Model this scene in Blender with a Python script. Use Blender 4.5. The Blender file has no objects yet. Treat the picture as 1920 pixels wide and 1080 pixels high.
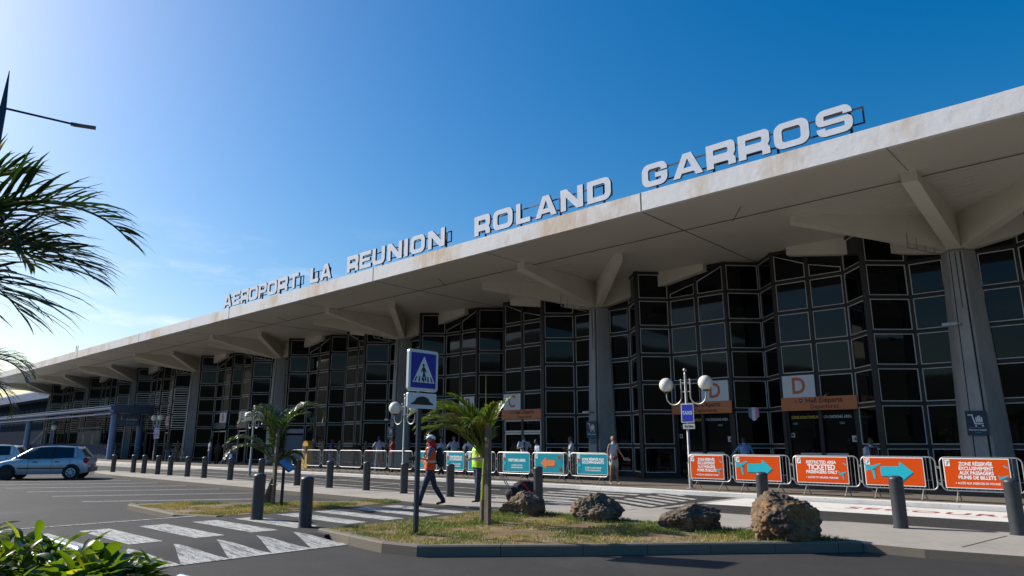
import bpy, bmesh, math, random
from mathutils import Vector, Matrix, Euler, noise
R = math.radians
rnd = random.Random(7)
C = bpy.context.scene.collection
S = bpy.context.scene

# ---------------------------------------------------------------- camera, sky, sun, exposure
cam_d = bpy.data.cameras.new('camera'); cam = bpy.data.objects.new('camera', cam_d); C.objects.link(cam)
cam.location = (0, 0, 1.55)
cam.rotation_euler = (R(90+12.69), 0, R(42.818))
cam_d.sensor_width = 36.0; cam_d.lens = 1294.7/1920*36.0
cam_d.clip_start = 0.05; cam_d.clip_end = 9000
S.camera = cam
S.render.resolution_x = 1024; S.render.resolution_y = 576
S.view_settings.view_transform = 'Standard'; S.view_settings.look = 'None'
S.view_settings.gamma = 1.0; S.view_settings.use_curve_mapping = False
S.view_settings.exposure = 0.45

SUN_EL, SUN_AZ = R(33), R(180+18.5)          # azimuth measured from +X towards +Y
sd = Vector((math.cos(SUN_EL)*math.cos(SUN_AZ), math.cos(SUN_EL)*math.sin(SUN_AZ), math.sin(SUN_EL)))
sl = bpy.data.lights.new('sun', 'SUN'); sl.energy = 5.0; sl.angle = R(0.5); sl.color = (1.0, 0.93, 0.82)
so = bpy.data.objects.new('sun', sl); C.objects.link(so)
so.rotation_euler = sd.to_track_quat('Z', 'Y').to_euler(); so.location = (-30, -20, 40)

W = bpy.data.worlds.new('World'); S.world = W; W.use_nodes = True
nt = W.node_tree; nt.nodes.clear()
out = nt.nodes.new('ShaderNodeOutputWorld'); bg = nt.nodes.new('ShaderNodeBackground')
sky = nt.nodes.new('ShaderNodeTexSky'); sky.sky_type = 'NISHITA'; sky.sun_disc = False
sky.sun_elevation = SUN_EL; sky.sun_rotation = math.pi/2 - SUN_AZ
sky.altitude = 0; sky.air_density = 1.2; sky.dust_density = 1.6; sky.ozone_density = 4.0
bg.inputs['Strength'].default_value = 0.10
tc = nt.nodes.new('ShaderNodeTexCoord'); mp = nt.nodes.new('ShaderNodeMapping'); mp.inputs['Scale'].default_value = (2.2, 2.2, 9.0)
nz = nt.nodes.new('ShaderNodeTexNoise'); nz.inputs['Scale'].default_value = 2.6; nz.inputs['Detail'].default_value = 8; nz.inputs['Roughness'].default_value = 0.62
cr = nt.nodes.new('ShaderNodeValToRGB'); cr.color_ramp.elements[0].position = 0.53; cr.color_ramp.elements[1].position = 0.78
sep = nt.nodes.new('ShaderNodeSeparateXYZ'); mr = nt.nodes.new('ShaderNodeMapRange')
mr.inputs['From Min'].default_value = 0.30; mr.inputs['From Max'].default_value = 0.05; mr.inputs['To Min'].default_value = 0.0; mr.inputs['To Max'].default_value = 1.0
mul = nt.nodes.new('ShaderNodeMath'); mul.operation = 'MULTIPLY'
mx = nt.nodes.new('ShaderNodeMixRGB'); mx.inputs[2].default_value = (9.0, 9.0*1.0, 9.0*1.02, 1)
L = nt.links.new
L(tc.outputs['Generated'], mp.inputs['Vector']); L(mp.outputs[0], nz.inputs['Vector']); L(nz.outputs['Fac'], cr.inputs[0])
L(tc.outputs['Generated'], sep.inputs[0]); L(sep.outputs['Z'], mr.inputs['Value'])
L(cr.outputs[0], mul.inputs[0]); L(mr.outputs[0], mul.inputs[1]); L(mul.outputs[0], mx.inputs[0])
hs = nt.nodes.new('ShaderNodeHueSaturation'); hs.inputs['Saturation'].default_value = 1.47
L(sky.outputs[0], hs.inputs['Color']); L(hs.outputs[0], mx.inputs[1]); L(mx.outputs[0], bg.inputs['Color']); L(bg.outputs[0], out.inputs[0])

# ---------------------------------------------------------------- materials
def mat(name, col, rough=0.8, metal=0.0, spec=0.5, noise_s=None, noise_amt=0.25, col2=None, bump=0.0, bump_s=None, detail=6, trans=0.0, coat=0.0, stretch=None, ramp=(0.35, 0.7), emit=None):
    m = bpy.data.materials.new(name); m.use_nodes = True; n = m.node_tree; b = n.nodes['Principled BSDF']
    b.inputs['Base Color'].default_value = (*col, 1); b.inputs['Roughness'].default_value = rough
    b.inputs['Metallic'].default_value = metal; b.inputs['Specular IOR Level'].default_value = spec
    if coat: b.inputs['Coat Weight'].default_value = coat
    l = n.links.new
    t = n.nodes.new('ShaderNodeTexCoord'); src = t.outputs['Object']
    if stretch:
        mpn = n.nodes.new('ShaderNodeMapping'); mpn.inputs['Scale'].default_value = stretch; l(src, mpn.inputs[0]); src = mpn.outputs[0]
    if noise_s:
        nn = n.nodes.new('ShaderNodeTexNoise'); nn.inputs['Scale'].default_value = noise_s; nn.inputs['Detail'].default_value = detail; nn.inputs['Roughness'].default_value = 0.65
        l(src, nn.inputs['Vector'])
        r = n.nodes.new('ShaderNodeValToRGB'); r.color_ramp.elements[0].position = ramp[0]; r.color_ramp.elements[1].position = ramp[1]
        c2 = col2 if col2 else tuple(c*(1-noise_amt) for c in col)
        r.color_ramp.elements[0].color = (*c2, 1); r.color_ramp.elements[1].color = (*col, 1)
        l(nn.outputs['Fac'], r.inputs[0]); l(r.outputs[0], b.inputs['Base Color'])
    if bump:
        bn = n.nodes.new('ShaderNodeTexNoise'); bn.inputs['Scale'].default_value = bump_s or 40; bn.inputs['Detail'].default_value = 8
        l(t.outputs['Object'], bn.inputs['Vector'])
        bp = n.nodes.new('ShaderNodeBump'); bp.inputs['Strength'].default_value = bump; bp.inputs['Distance'].default_value = 0.02
        l(bn.outputs['Fac'], bp.inputs['Height']); l(bp.outputs[0], b.inputs['Normal'])
    if trans:
        tr = n.nodes.new('ShaderNodeBsdfTranslucent'); tr.inputs[0].default_value = (col[0]*2.2, col[1]*2.0, col[2]*0.8, 1)
        ms = n.nodes.new('ShaderNodeMixShader'); ms.inputs[0].default_value = trans
        o = n.nodes['Material Output']; l(b.outputs[0], ms.inputs[1]); l(tr.outputs[0], ms.inputs[2]); l(ms.outputs[0], o.inputs[0])
    if emit:
        b.inputs['Emission Color'].default_value = (*col, 1); b.inputs['Emission Strength'].default_value = emit
    return m

def layered(name, base, layers, rough=0.85, bump=0.0, bump_s=30, spec=0.3):
    """base colour with noise-masked stain layers: (colour, scale, stretch, lo, hi, amount)"""
    m = bpy.data.materials.new(name); m.use_nodes = True; n = m.node_tree; b = n.nodes['Principled BSDF']; l = n.links.new
    b.inputs['Roughness'].default_value = rough; b.inputs['Specular IOR Level'].default_value = spec
    t = n.nodes.new('ShaderNodeTexCoord'); cur = None
    for i, (c, sc, st, lo, hi, am) in enumerate(layers):
        mpn = n.nodes.new('ShaderNodeMapping'); mpn.inputs['Scale'].default_value = st; mpn.inputs['Location'].default_value = (i*3.7, i*1.3, i*2.1); l(t.outputs['Object'], mpn.inputs[0])
        nn = n.nodes.new('ShaderNodeTexNoise'); nn.inputs['Scale'].default_value = sc; nn.inputs['Detail'].default_value = 7; nn.inputs['Roughness'].default_value = 0.65; l(mpn.outputs[0], nn.inputs['Vector'])
        r = n.nodes.new('ShaderNodeMapRange'); r.inputs['From Min'].default_value = lo; r.inputs['From Max'].default_value = hi; r.inputs['To Max'].default_value = am; l(nn.outputs['Fac'], r.inputs['Value'])
        mxn = n.nodes.new('ShaderNodeMixRGB'); mxn.inputs[2].default_value = (*c, 1); l(r.outputs[0], mxn.inputs[0])
        if cur is None: mxn.inputs[1].default_value = (*base, 1)
        else: l(cur, mxn.inputs[1])
        cur = mxn.outputs[0]
    l(cur, b.inputs['Base Color'])
    if bump:
        bn = n.nodes.new('ShaderNodeTexNoise'); bn.inputs['Scale'].default_value = bump_s; bn.inputs['Detail'].default_value = 8; l(t.outputs['Object'], bn.inputs['Vector'])
        bp = n.nodes.new('ShaderNodeBump'); bp.inputs['Strength'].default_value = bump; bp.inputs['Distance'].default_value = 0.02
        l(bn.outputs['Fac'], bp.inputs['Height']); l(bp.outputs[0], b.inputs['Normal'])
    return m

ASPH = layered('asphalt', (0.032, 0.031, 0.031), [((0.075, 0.072, 0.069), 90, (1, 1, 1), 0.52, 0.72, 0.8), ((0.032, 0.031, 0.032), 0.35, (1, 1, 1), 0.45, 0.7, 0.5), ((0.06, 0.056, 0.052), 2.0, (1, 1, 1), 0.5, 0.75, 0.45), ((0.015, 0.015, 0.015), 3.0, (1, 1, 1), 0.66, 0.72, 0.7), ((0.018, 0.018, 0.018), 0.9, (0.25, 6, 1), 0.62, 0.7, 0.4), ((0.07, 0.068, 0.066), 0.15, (1, 1, 1), 0.55, 0.62, 0.5)], rough=0.8, bump=0.5, bump_s=120)
PAINT = layered('road_paint', (0.54, 0.54, 0.52), [((0.07, 0.068, 0.065), 55, (1, 1, 1), 0.50, 0.58, 0.9), ((0.08, 0.078, 0.075), 4, (0.6, 5, 1), 0.50, 0.60, 0.8), ((0.10, 0.098, 0.095), 14, (0.5, 2, 1), 0.54, 0.62, 0.7)], rough=0.7, bump=0.3, bump_s=120)
KPAINT = layered('kerb_paint', (0.66, 0.65, 0.62), [((0.25, 0.24, 0.23), 14, (1, 3, 1), 0.60, 0.68, 0.7), ((0.42, 0.40, 0.37), 1.5, (1, 1, 1), 0.5, 0.7, 0.5)], rough=0.7, bump=0.25, bump_s=60)
CONC = layered('pavement_concrete', (0.33, 0.30, 0.265), [((0.22, 0.205, 0.18), 0.8, (1, 1, 1), 0.45, 0.75, 0.6), ((0.43, 0.41, 0.37), 9, (1, 1, 1), 0.5, 0.8, 0.5), ((0.17, 0.16, 0.15), 25, (1, 1, 1), 0.62, 0.72, 0.4), ((0.2, 0.19, 0.17), 2.0, (0.4, 4, 1), 0.6, 0.75, 0.5)], bump=0.3, bump_s=70)
KERB = layered('kerb_stone', (0.17, 0.145, 0.113), [((0.15, 0.145, 0.13), 2.2, (1, 1, 1), 0.45, 0.7, 0.7), ((0.10, 0.10, 0.09), 30, (1, 1, 1), 0.58, 0.7, 0.5)], bump=0.3, bump_s=60)
SIDEW = layered('sidewalk_asphalt', (0.15, 0.13, 0.11), [((0.08, 0.072, 0.065), 1.2, (1, 1, 1), 0.45, 0.7, 0.6), ((0.2, 0.18, 0.15), 40, (1, 1, 1), 0.55, 0.7, 0.5)], bump=0.2, bump_s=80)
SOIL = layered('dry_soil', (0.24, 0.16, 0.09), [((0.10, 0.06, 0.035), 1.6, (1, 1, 1), 0.42, 0.62, 0.8), ((0.10, 0.11, 0.03), 2.8, (1, 1, 1), 0.5, 0.62, 0.75), ((0.30, 0.23, 0.14), 30, (1, 1, 1), 0.5, 0.7, 0.7)], rough=0.95, bump=0.8, bump_s=50)
FASC = layered('fascia_concrete', (0.66, 0.66, 0.67), [((0.52, 0.37, 0.24), 0.45, (1, 1, 0.6), 0.47, 0.62, 0.75), ((0.34, 0.31, 0.29), 2.6, (2.6, 1, 0.15), 0.62, 0.76, 0.5), ((0.66, 0.65, 0.64), 1.7, (2, 1, 0.2), 0.52, 0.66, 0.75), ((0.40, 0.39, 0.39), 8, (1, 1, 0.25), 0.58, 0.75, 0.35)], rough=0.75, bump=0.6, bump_s=3.5)
SOFF = layered('soffit_paint', (0.56, 0.52, 0.45), [((0.47, 0.43, 0.36), 0.25, (1, 1, 1), 0.4, 0.7, 0.6), ((0.36, 0.25, 0.17), 0.9, (1, 1, 1), 0.66, 0.76, 0.5), ((0.33, 0.30, 0.26), 5, (0.15, 1, 1), 0.6, 0.75, 0.35)], rough=0.42, spec=0.7, bump=0.12, bump_s=1.2)
BEAM = layered('beam_paint', (0.64, 0.60, 0.50), [((0.55, 0.51, 0.42), 0.8, (1, 1, 1), 0.45, 0.7, 0.6), ((0.36, 0.31, 0.25), 3.5, (1, 1, 0.3), 0.62, 0.76, 0.4)], rough=0.5, spec=0.6, bump=0.1, bump_s=3)
COLM = layered('column_concrete', (0.34, 0.34, 0.335), [((0.22, 0.22, 0.21), 1.4, (1, 1, 0.4), 0.45, 0.7, 0.7), ((0.48, 0.47, 0.45), 12, (1, 1, 0.3), 0.55, 0.75, 0.4)], rough=0.85, bump=0.4, bump_s=25)
FRAME = mat('window_frame_dark', (0.030, 0.026, 0.023), 0.5, 0.0, 0.3)
SEAL = mat('window_bead_light', (0.62, 0.62, 0.60), 0.5, 0.0)
ALU = mat('aluminium_frame', (0.42, 0.42, 0.42), 0.4, 0.6)
GLASS = mat('tinted_glass', (0.001, 0.0015, 0.003), 0.03, 0.0, 0.27, bump=0.035, bump_s=0.9)
DGLASS = mat('dark_door_glass', (0.003, 0.003, 0.004), 0.05, 0.0, 0.25)
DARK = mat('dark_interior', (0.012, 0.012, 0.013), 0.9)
GALV = mat('galvanised_steel', (0.46, 0.46, 0.45), 0.4, 0.8, noise_s=30, noise_amt=0.35)
CHROME = mat('polished_steel', (0.75, 0.75, 0.74), 0.18, 1.0)
BOLM = mat('bollard_grey', (0.042, 0.046, 0.055), 0.45, 0.0, 0.5, noise_s=14, noise_amt=0.25, bump=0.08, bump_s=60)
LAMPG = mat('lamp_globe', (0.74, 0.70, 0.62), 0.3, 0.0, 0.5)
POLEM = mat('pole_grey', (0.45, 0.45, 0.44), 0.45, 0.5, noise_s=9, noise_amt=0.35)
DKPOLE = mat('pole_dark_blue', (0.02, 0.035, 0.06), 0.4, 0.2)
BLUEP = mat('blue_steel', (0.16, 0.27, 0.46), 0.5, 0.1, noise_s=3, noise_amt=0.3)
TEAL = mat('teal_panel', (0.0, 0.25, 0.32), 0.6, spec=0.15, bump=0.05, bump_s=5)
ORNG = mat('orange_panel', (0.62, 0.066, 0.001), 0.6, spec=0.15, bump=0.05, bump_s=5)
CYAN = mat('turquoise_print', (0.0, 0.40, 0.50), 0.5)
CYAND = mat('turquoise_shadow_print', (0.0, 0.10, 0.14), 0.5)
ORPR = mat('orange_print', (0.62, 0.17, 0.04), 0.5)
ORPRD = mat('brown_print', (0.20, 0.05, 0.015), 0.5)
REDP = mat('red_print', (0.45, 0.03, 0.03), 0.5)
WHITE = mat('white_print', (0.80, 0.80, 0.78), 0.5)
BLACKP = mat('black_print', (0.01, 0.01, 0.01), 0.5)
PWHITE = mat('sign_white', (0.60, 0.62, 0.66), 0.45)
SORNG = mat('banner_orange', (0.55, 0.17, 0.055), 0.5)
NAVY = mat('sign_navy', (0.008, 0.03, 0.06), 0.45)
SBLUE = mat('sign_blue', (0.0, 0.014, 0.30), 0.4)
REDPT = mat('road_red_paint', (0.30, 0.03, 0.03), 0.8)
LETF = mat('letter_face', (0.66, 0.70, 0.78), 0.7, 0.0, 0.2, noise_s=3, noise_amt=0.12)
LETS = mat('letter_side', (0.012, 0.013, 0.02), 0.6)
LEAFP = mat('palm_leaf', (0.075, 0.13, 0.016), 0.32, 0, 0.6, noise_s=4, noise_amt=0.5, col2=(0.10, 0.12, 0.02), trans=0.3)
LEAFD = mat('palm_leaf_dark', (0.022, 0.058, 0.014), 0.35, 0, 0.5, noise_s=3, noise_amt=0.5, col2=(0.05, 0.055, 0.012), trans=0.22)
LEAFY = mat('palm_leaf_dry', (0.22, 0.13, 0.05), 0.6, 0, 0.3, trans=0.2)
LEAFB = mat('bush_leaf', (0.07, 0.13, 0.008), 0.32, 0, 0.6, noise_s=8, noise_amt=0.5, col2=(0.03, 0.075, 0.008), trans=0.42)
STEM = mat('green_stem', (0.15, 0.19, 0.02), 0.5)
BARK = mat('palm_bark', (0.17, 0.13, 0.10), 0.9, noise_s=8, noise_amt=0.5, bump=0.5, bump_s=30)
RING = mat('ringed_trunk', (0.16, 0.13, 0.07), 0.8, noise_s=3, noise_amt=0.6, stretch=(0.2, 0.2, 10), bump=0.4, bump_s=20)
WOOD = mat('weathered_wood', (0.20, 0.16, 0.125), 0.9, noise_s=6, noise_amt=0.5, stretch=(4, 4, 0.5), bump=0.4, bump_s=40)
GRASSM = [mat('grass_green', (0.075, 0.14, 0.015), 0.6, noise_s=1.2, noise_amt=0.5, col2=(0.17, 0.16, 0.04), trans=0.2),
          mat('grass_dry', (0.36, 0.30, 0.12), 0.7, trans=0.15), mat('grass_olive', (0.15, 0.16, 0.04), 0.6, trans=0.2)]

# ---------------------------------------------------------------- mesh helpers
class MB:
    def __init__(s): s.v = []; s.f = []; s.m = []
    def add(s, vs, fs, mi=0, M=None):
        o = len(s.v)
        for p in vs:
            p = Vector(p); s.v.append(tuple(M @ p) if M else tuple(p))
        for f in fs: s.f.append(tuple(i+o for i in f)); s.m.append(mi)
        return s
    def box(s, c, sz, mi=0, M=None, rz=0.0):
        x, y, z = sz[0]/2, sz[1]/2, sz[2]/2
        T = Matrix.Translation(c) @ Matrix.Rotation(rz, 4, 'Z')
        if M: T = M @ T
        s.add([(-x,-y,-z),(x,-y,-z),(x,y,-z),(-x,y,-z),(-x,-y,z),(x,-y,z),(x,y,z),(-x,y,z)],
              [(0,3,2,1),(4,5,6,7),(0,1,5,4),(1,2,6,5),(2,3,7,6),(3,0,4,7)], mi, T); return s
    def prism(s, poly, z0, z1, mi=0, M=None, top=None, cap=True):
        n = len(poly); vs = [(p[0], p[1], z0) for p in poly]; tp = top or poly
        vs += [(p[0], p[1], z1) for p in tp]
        fs = [(i, (i+1) % n, n+(i+1) % n, n+i) for i in range(n)]
        if cap: fs += [tuple(range(n-1, -1, -1)), tuple(range(n, 2*n))]
        s.add(vs, fs, mi, M); return s
    def tube(s, pts, r, n=8, mi=0, M=None, cap=True):
        pts = [Vector(p) for p in pts]; rs = r if isinstance(r, (list, tuple)) else [r]*len(pts)
        vs = []; fs = []; prev = None
        for i, p in enumerate(pts):
            t = (pts[min(i+1, len(pts)-1)] - pts[max(i-1, 0)]).normalized()
            a = prev if prev is not None else (Vector((0, 0, 1)) if abs(t.z) < 0.9 else Vector((1, 0, 0)))
            u = (a - t*a.dot(t)); u = u.normalized() if u.length > 1e-6 else t.orthogonal().normalized(); prev = u
            w = t.cross(u)
            for k in range(n):
                an = 2*math.pi*k/n; vs.append(p + (u*math.cos(an) + w*math.sin(an))*rs[i])
        for i in range(len(pts)-1):
            for k in range(n):
                fs.append((i*n+k, i*n+(k+1) % n, (i+1)*n+(k+1) % n, (i+1)*n+k))
        if cap: fs.append(tuple(range(n-1, -1, -1))); fs.append(tuple(range((len(pts)-1)*n, len(pts)*n)))
        s.add(vs, fs, mi, M); return s
    def ball(s, c, r, nu=16, nv=10, mi=0, M=None):
        r = r if isinstance(r, (list, tuple)) else (r, r, r); vs = [(c[0], c[1], c[2]+r[2])]; fs = []
        for j in range(1, nv):
            for i in range(nu):
                a = 2*math.pi*i/nu; b = math.pi*j/nv
                vs.append((c[0]+r[0]*math.sin(b)*math.cos(a), c[1]+r[1]*math.sin(b)*math.sin(a), c[2]+r[2]*math.cos(b)))
        vs.append((c[0], c[1], c[2]-r[2])); e = len(vs)-1
        for i in range(nu): fs.append((0, 1+i, 1+(i+1) % nu)); fs.append((e, 1+(nv-2)*nu+(i+1) % nu, 1+(nv-2)*nu+i))
        for j in range(nv-2):
            for i in range(nu):
                a = 1+j*nu+i; b = 1+j*nu+(i+1) % nu; fs.append((a, a+nu, b+nu, b))
        s.add(vs, fs, mi, M); return s
    def lathe(s, prof, n=20, mi=0, M=None):
        vs = []; fs = []
        for (r, z) in prof:
            for i in range(n): a = 2*math.pi*i/n; vs.append((r*math.cos(a), r*math.sin(a), z))
        for j in range(len(prof)-1):
            for i in range(n): fs.append((j*n+i, j*n+(i+1) % n, (j+1)*n+(i+1) % n, (j+1)*n+i))
        fs.append(tuple(range(n-1, -1, -1))); fs.append(tuple(range((len(prof)-1)*n, len(prof)*n)))
        s.add(vs, fs, mi, M); return s
    def build(s, name, mats, parent=None, smooth=False, loc=None):
        me = bpy.data.meshes.new(name); me.from_pydata(s.v, [], s.f)
        for m in (mats if isinstance(mats, (list, tuple)) else [mats]): me.materials.append(m)
        me.polygons.foreach_set('material_index', s.m)
        if smooth:
            me.polygons.foreach_set('use_smooth', [True]*len(me.polygons)); me.set_sharp_from_angle(angle=R(40))
        me.update()
        return link(name, me, parent, loc)
def link(name, me, parent=None, loc=None):
    o = bpy.data.objects.new(name, me); C.objects.link(o); o.parent = parent
    if loc: o.location = loc
    return o
def thing(name, label, cat, loc=(0, 0, 0), rz=0.0, group=None):
    o = bpy.data.objects.new(name, None); C.objects.link(o); o.location = loc; o.rotation_euler = (0, 0, rz); o.empty_display_size = 0.2
    return tag(o, label, cat, group)
def tag(o, label=None, cat=None, group=None, kind=None):
    if label: o['label'] = label
    if cat: o['category'] = cat
    if group: o['group'] = group
    if kind: o['kind'] = kind
    return o
def copy_tree(o, parent=None):
    c = o.copy(); C.objects.link(c); c.parent = parent
    for ch in list(o.children): copy_tree(ch, c)
    return c
FR = Matrix.Rotation(R(90), 4, 'X')      # XY drawing plane -> upright, facing -Y
def text_parts(s, size, bold=0.0, ext=0.002, align='CENTER', sx=1.0, sp=1.0):
    cu = bpy.data.curves.new('txt', 'FONT'); cu.body = s; cu.size = size; cu.offset = bold; cu.extrude = ext
    cu.align_x = align; cu.align_y = 'CENTER'; cu.resolution_u = 3; cu.space_character = sp
    o = bpy.data.objects.new('txt', cu); C.objects.link(o)
    dg = bpy.context.evaluated_depsgraph_get(); me = bpy.data.meshes.new_from_object(o.evaluated_get(dg))
    vs = [(v.co.x*sx, v.co.y, v.co.z) for v in me.vertices]; fs = [tuple(p.vertices) for p in me.polygons]
    bpy.data.objects.remove(o); bpy.data.curves.remove(cu); bpy.data.meshes.remove(me)
    return vs, fs
def add_text(mb, s, size, M, mi, **k):
    vs, fs = text_parts(s, size, **k); mb.add(vs, fs, mi, M)
def poly_flat(mb, pts, mi, M, th=0.002):
    """flat printed shape drawn in XY, thickness th"""
    from mathutils.geometry import tessellate_polygon
    tri = tessellate_polygon([[Vector((p[0], p[1], 0)) for p in pts]]); n = len(pts)
    ar = sum(pts[i][0]*pts[(i+1) % n][1]-pts[(i+1) % n][0]*pts[i][1] for i in range(n))
    vs = [(p[0], p[1], 0) for p in pts] + [(p[0], p[1], th) for p in pts]
    fs = []
    for t in tri:
        a, b, c = t
        cr_ = (pts[b][0]-pts[a][0])*(pts[c][1]-pts[a][1])-(pts[b][1]-pts[a][1])*(pts[c][0]-pts[a][0])
        if cr_ < 0: a, b, c = c, b, a
        fs.append((a+n, b+n, c+n)); fs.append((c, b, a))
    for i in range(n):
        j = (i+1) % n
        fs.append((i, j, j+n, i+n) if ar > 0 else (j, i, i+n, j+n))
    mb.add(vs, fs, mi, M)
def disc(r, n=20, cx=0, cy=0): return [(cx+r*math.cos(2*math.pi*i/n), cy+r*math.sin(2*math.pi*i/n)) for i in range(n)]
def sheet(mb, poly, z, mi=0):
    mb.add([(p[0], p[1], z) for p in poly], [tuple(range(len(poly)))], mi)
# ---------------------------------------------------------------- ground, roads, islands
g = MB(); sheet(g, [(-3000, -3000), (3000, -3000), (3000, 3000), (-3000, 3000)], 0.0)
tag(g.build('ground', [ASPH]), kind='structure')

# raised crossing table: ramps on both sides, plateau 0.10 high
def grid_strip(xs, zs, ys, mi=0):
    mb = MB(); nx = len(xs)
    for y in ys:
        for x, z in zip(xs, zs): mb.v.append((x, y, z))
    for j in range(len(ys)-1):
        for i in range(nx-1):
            mb.f.append((j*nx+i, j*nx+i+1, (j+1)*nx+i+1, (j+1)*nx+i)); mb.m.append(mi)
    return mb
def table_z(x):
    if x < -14.9:  t = (x+16.2)/1.3
    elif x > -10.95: t = (-9.65-x)/1.3
    else: t = 1
    t = max(0, min(1, t)); return 0.004 + 0.096*(t*t*(3-2*t))
xs = [-16.2+i*0.1 for i in range(66)]; xs = [x for x in xs if x <= -9.65] + [-9.65]
mb = grid_strip(xs, [table_z(x) for x in xs], [-4, 6.62]); 
mb.prism([(-14.35, 6.62), (-10.3, 6.62), (-10.7, 9.6), (-11.0, 11.45), (-14.45, 11.62)], 0.0, 0.1)
tag(mb.build('raised_crossing', [ASPH]), kind='structure')

pm = MB()
def on_table(poly, dz=0.004, nsub=14):
    """painted quad (x0,x1,y0,y1) lying on the table surface"""
    x0, x1, y0, y1 = poly; n = nsub; o = len(pm.v)
    for i in range(n+1):
        x = x0+(x1-x0)*i/n; z = table_z(x)+dz
        pm.v.append((x, y0, z)); pm.v.append((x, y1, z))
    for i in range(n): pm.f.append((o+2*i, o+2*i+2, o+2*i+3, o+2*i+1)); pm.m.append(0)
for yc in (2.45, 3.36, 4.28, 5.24, 6.18, 7.0): on_table((-13.75, -11.42, yc-0.24, yc+0.24), nsub=1)
for yc in (7.96, 8.84, 9.78, 10.62):
    sheet(pm, [(-13.85, yc-0.23), (-11.3, yc-0.23), (-11.3, yc+0.23), (-13.85, yc+0.23)], 0.105)
for k in range(-9, 6):                                   # teeth on the ramp
    ya = 3.86+k*0.645; n = 10; o = len(pm.v)
    for i in range(n+1):
        t = i/n; x = -10.98+1.33*t; z = table_z(x)+0.004
        pm.v.append((x, ya-0.42*t*1.0, z)); pm.v.append((x, ya+0.02+0.23*t, z))
    for i in range(n): pm.f.append((o+2*i, o+2*i+2, o+2*i+3, o+2*i+1)); pm.m.append(0)
n = 1
pm.add([(-14.93, -3, 0.107), (-14.85, -3, 0.107), (-14.72, 6.5, 0.107), (-14.82, 6.5, 0.107)], [(0, 1, 2, 3)], 0)
tag(pm.build('crossing_paint', [PAINT]), kind='structure')

# central pavement with the bollards
near = [(-42.4, 12.9), (-40.6, 12.3), (-38.8, 11.95), (-36, 11.72), (-28.4, 11.68), (-22.6, 11.62), (-14.5, 11.58), (-11.0, 11.5), (-7, 11.47), (-3.62, 11.36), (-2.7, 11.33), (-1.6, 11.5), (3, 12.0), (14, 13)]
far = [(14, 15.6), (3, 14.8), (-1.94, 14.38), (-5.13, 14.2), (-8.5, 14.15), (-11.6, 13.95), (-16.6, 13.9), (-22.1, 13.9), (-27.2, 13.9), (-33.1, 13.8), (-41.5, 13.7), (-42.3, 13.4)]
pv = MB(); pv.prism(near+far, 0.0, 0.12, 0)
o = pv.build('pavement', [CONC, KERB]); tag(o, kind='structure')
for p in o.data.polygons:
    if abs(p.normal.z) < 0.5: p.material_index = 1
jn = MB()                                                # joints in the slab
for x in [-41, -37, -33, -29.2, -25.4, -21.6, -17.8, -9.2, -5.6, -2.35, 0.9]:
    jn.prism([(x-0.012, 11.9), (x+0.012, 11.9), (x+0.272, 13.8), (x+0.248, 13.8)], 0.119, 0.1235)
tag(jn.build('pavement_joints', [mat('joint_dark', (0.06, 0.055, 0.05), 0.9)]), kind='structure')

def kerb_ring(name, outer, h, w=0.16, seg=1.0, closed=True):
    """kerb stones following a polyline: one mesh with joints"""
    mb = MB(); n = len(outer); pts = [Vector((p[0], p[1])) for p in outer]
    def offs(i):
        a = pts[(i-1) % n] if closed or i > 0 else None; b = pts[i]; c = pts[(i+1) % n] if closed or i < n-1 else None
        d1 = (b-a).normalized() if a is not None else (c-b).normalized(); d2 = (c-b).normalized() if c is not None else d1
        nn = Vector((-d1.y-d2.y, d1.x+d2.x)); nn = nn.normalized(); k = 1/max(0.4, nn.dot(Vector((-d1.y, d1.x))))
        return b + nn*w*k
    inn = [offs(i) for i in range(n)]
    rng = range(n) if closed else range(n-1)
    for i in rng:
        j = (i+1) % n; a, b, a2, b2 = pts[i], pts[j], inn[i], inn[j]; Ls = (b-a).length; m = max(1, int(round(Ls/seg)))
        for k in range(m):
            t0 = k/m + 0.004/Ls; t1 = (k+1)/m - 0.004/Ls
            q = [a.lerp(b, t0), a.lerp(b, t1), a2.lerp(b2, t1), a2.lerp(b2, t0)]
            ch = 0.02; q2 = [q[0].lerp(q[3], ch/w), q[1].lerp(q[2], ch/w), q[2], q[3]]
            mb.prism([(p.x, p.y) for p in q], 0.0, h-ch, 0, cap=False)
            mb.prism([(p.x, p.y) for p in q], h-ch, h, 0, top=[(p.x, p.y) for p in q2])
    o = mb.build(name, [KERB]); tag(o, kind='structure'); return inn
IA = [(-10.75, 6.78), (-9.6, 6.62), (-8.6, 6.5), (-7.95, 6.62), (-6.3, 8.28), (-5.06, 9.68), (-3.75, 11.06), (-3.5, 11.33)]
IAb = [(-4.3, 11.46), (-6.2, 11.48), (-8.2, 11.49), (-10.0, 11.5), (-10.98, 11.5), (-10.72, 9.2)]
IB = [(-18.95, 6.62), (-18.6, 6.45), (-15.4, 6.25), (-14.32, 6.66)]
IBb = [(-14.15, 8.6), (-14.35, 10.7), (-14.55, 11.56), (-15.1, 11.56), (-17.0, 9.0)]
def pin(p, poly):
    c = False; n = len(poly); j = n-1
    for i in range(n):
        if (poly[i][1] > p[1]) != (poly[j][1] > p[1]) and p[0] < (poly[j][0]-poly[i][0])*(p[1]-poly[i][1])/(poly[j][1]-poly[i][1])+poly[i][0]: c = not c
        j = i
    return c
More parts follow.
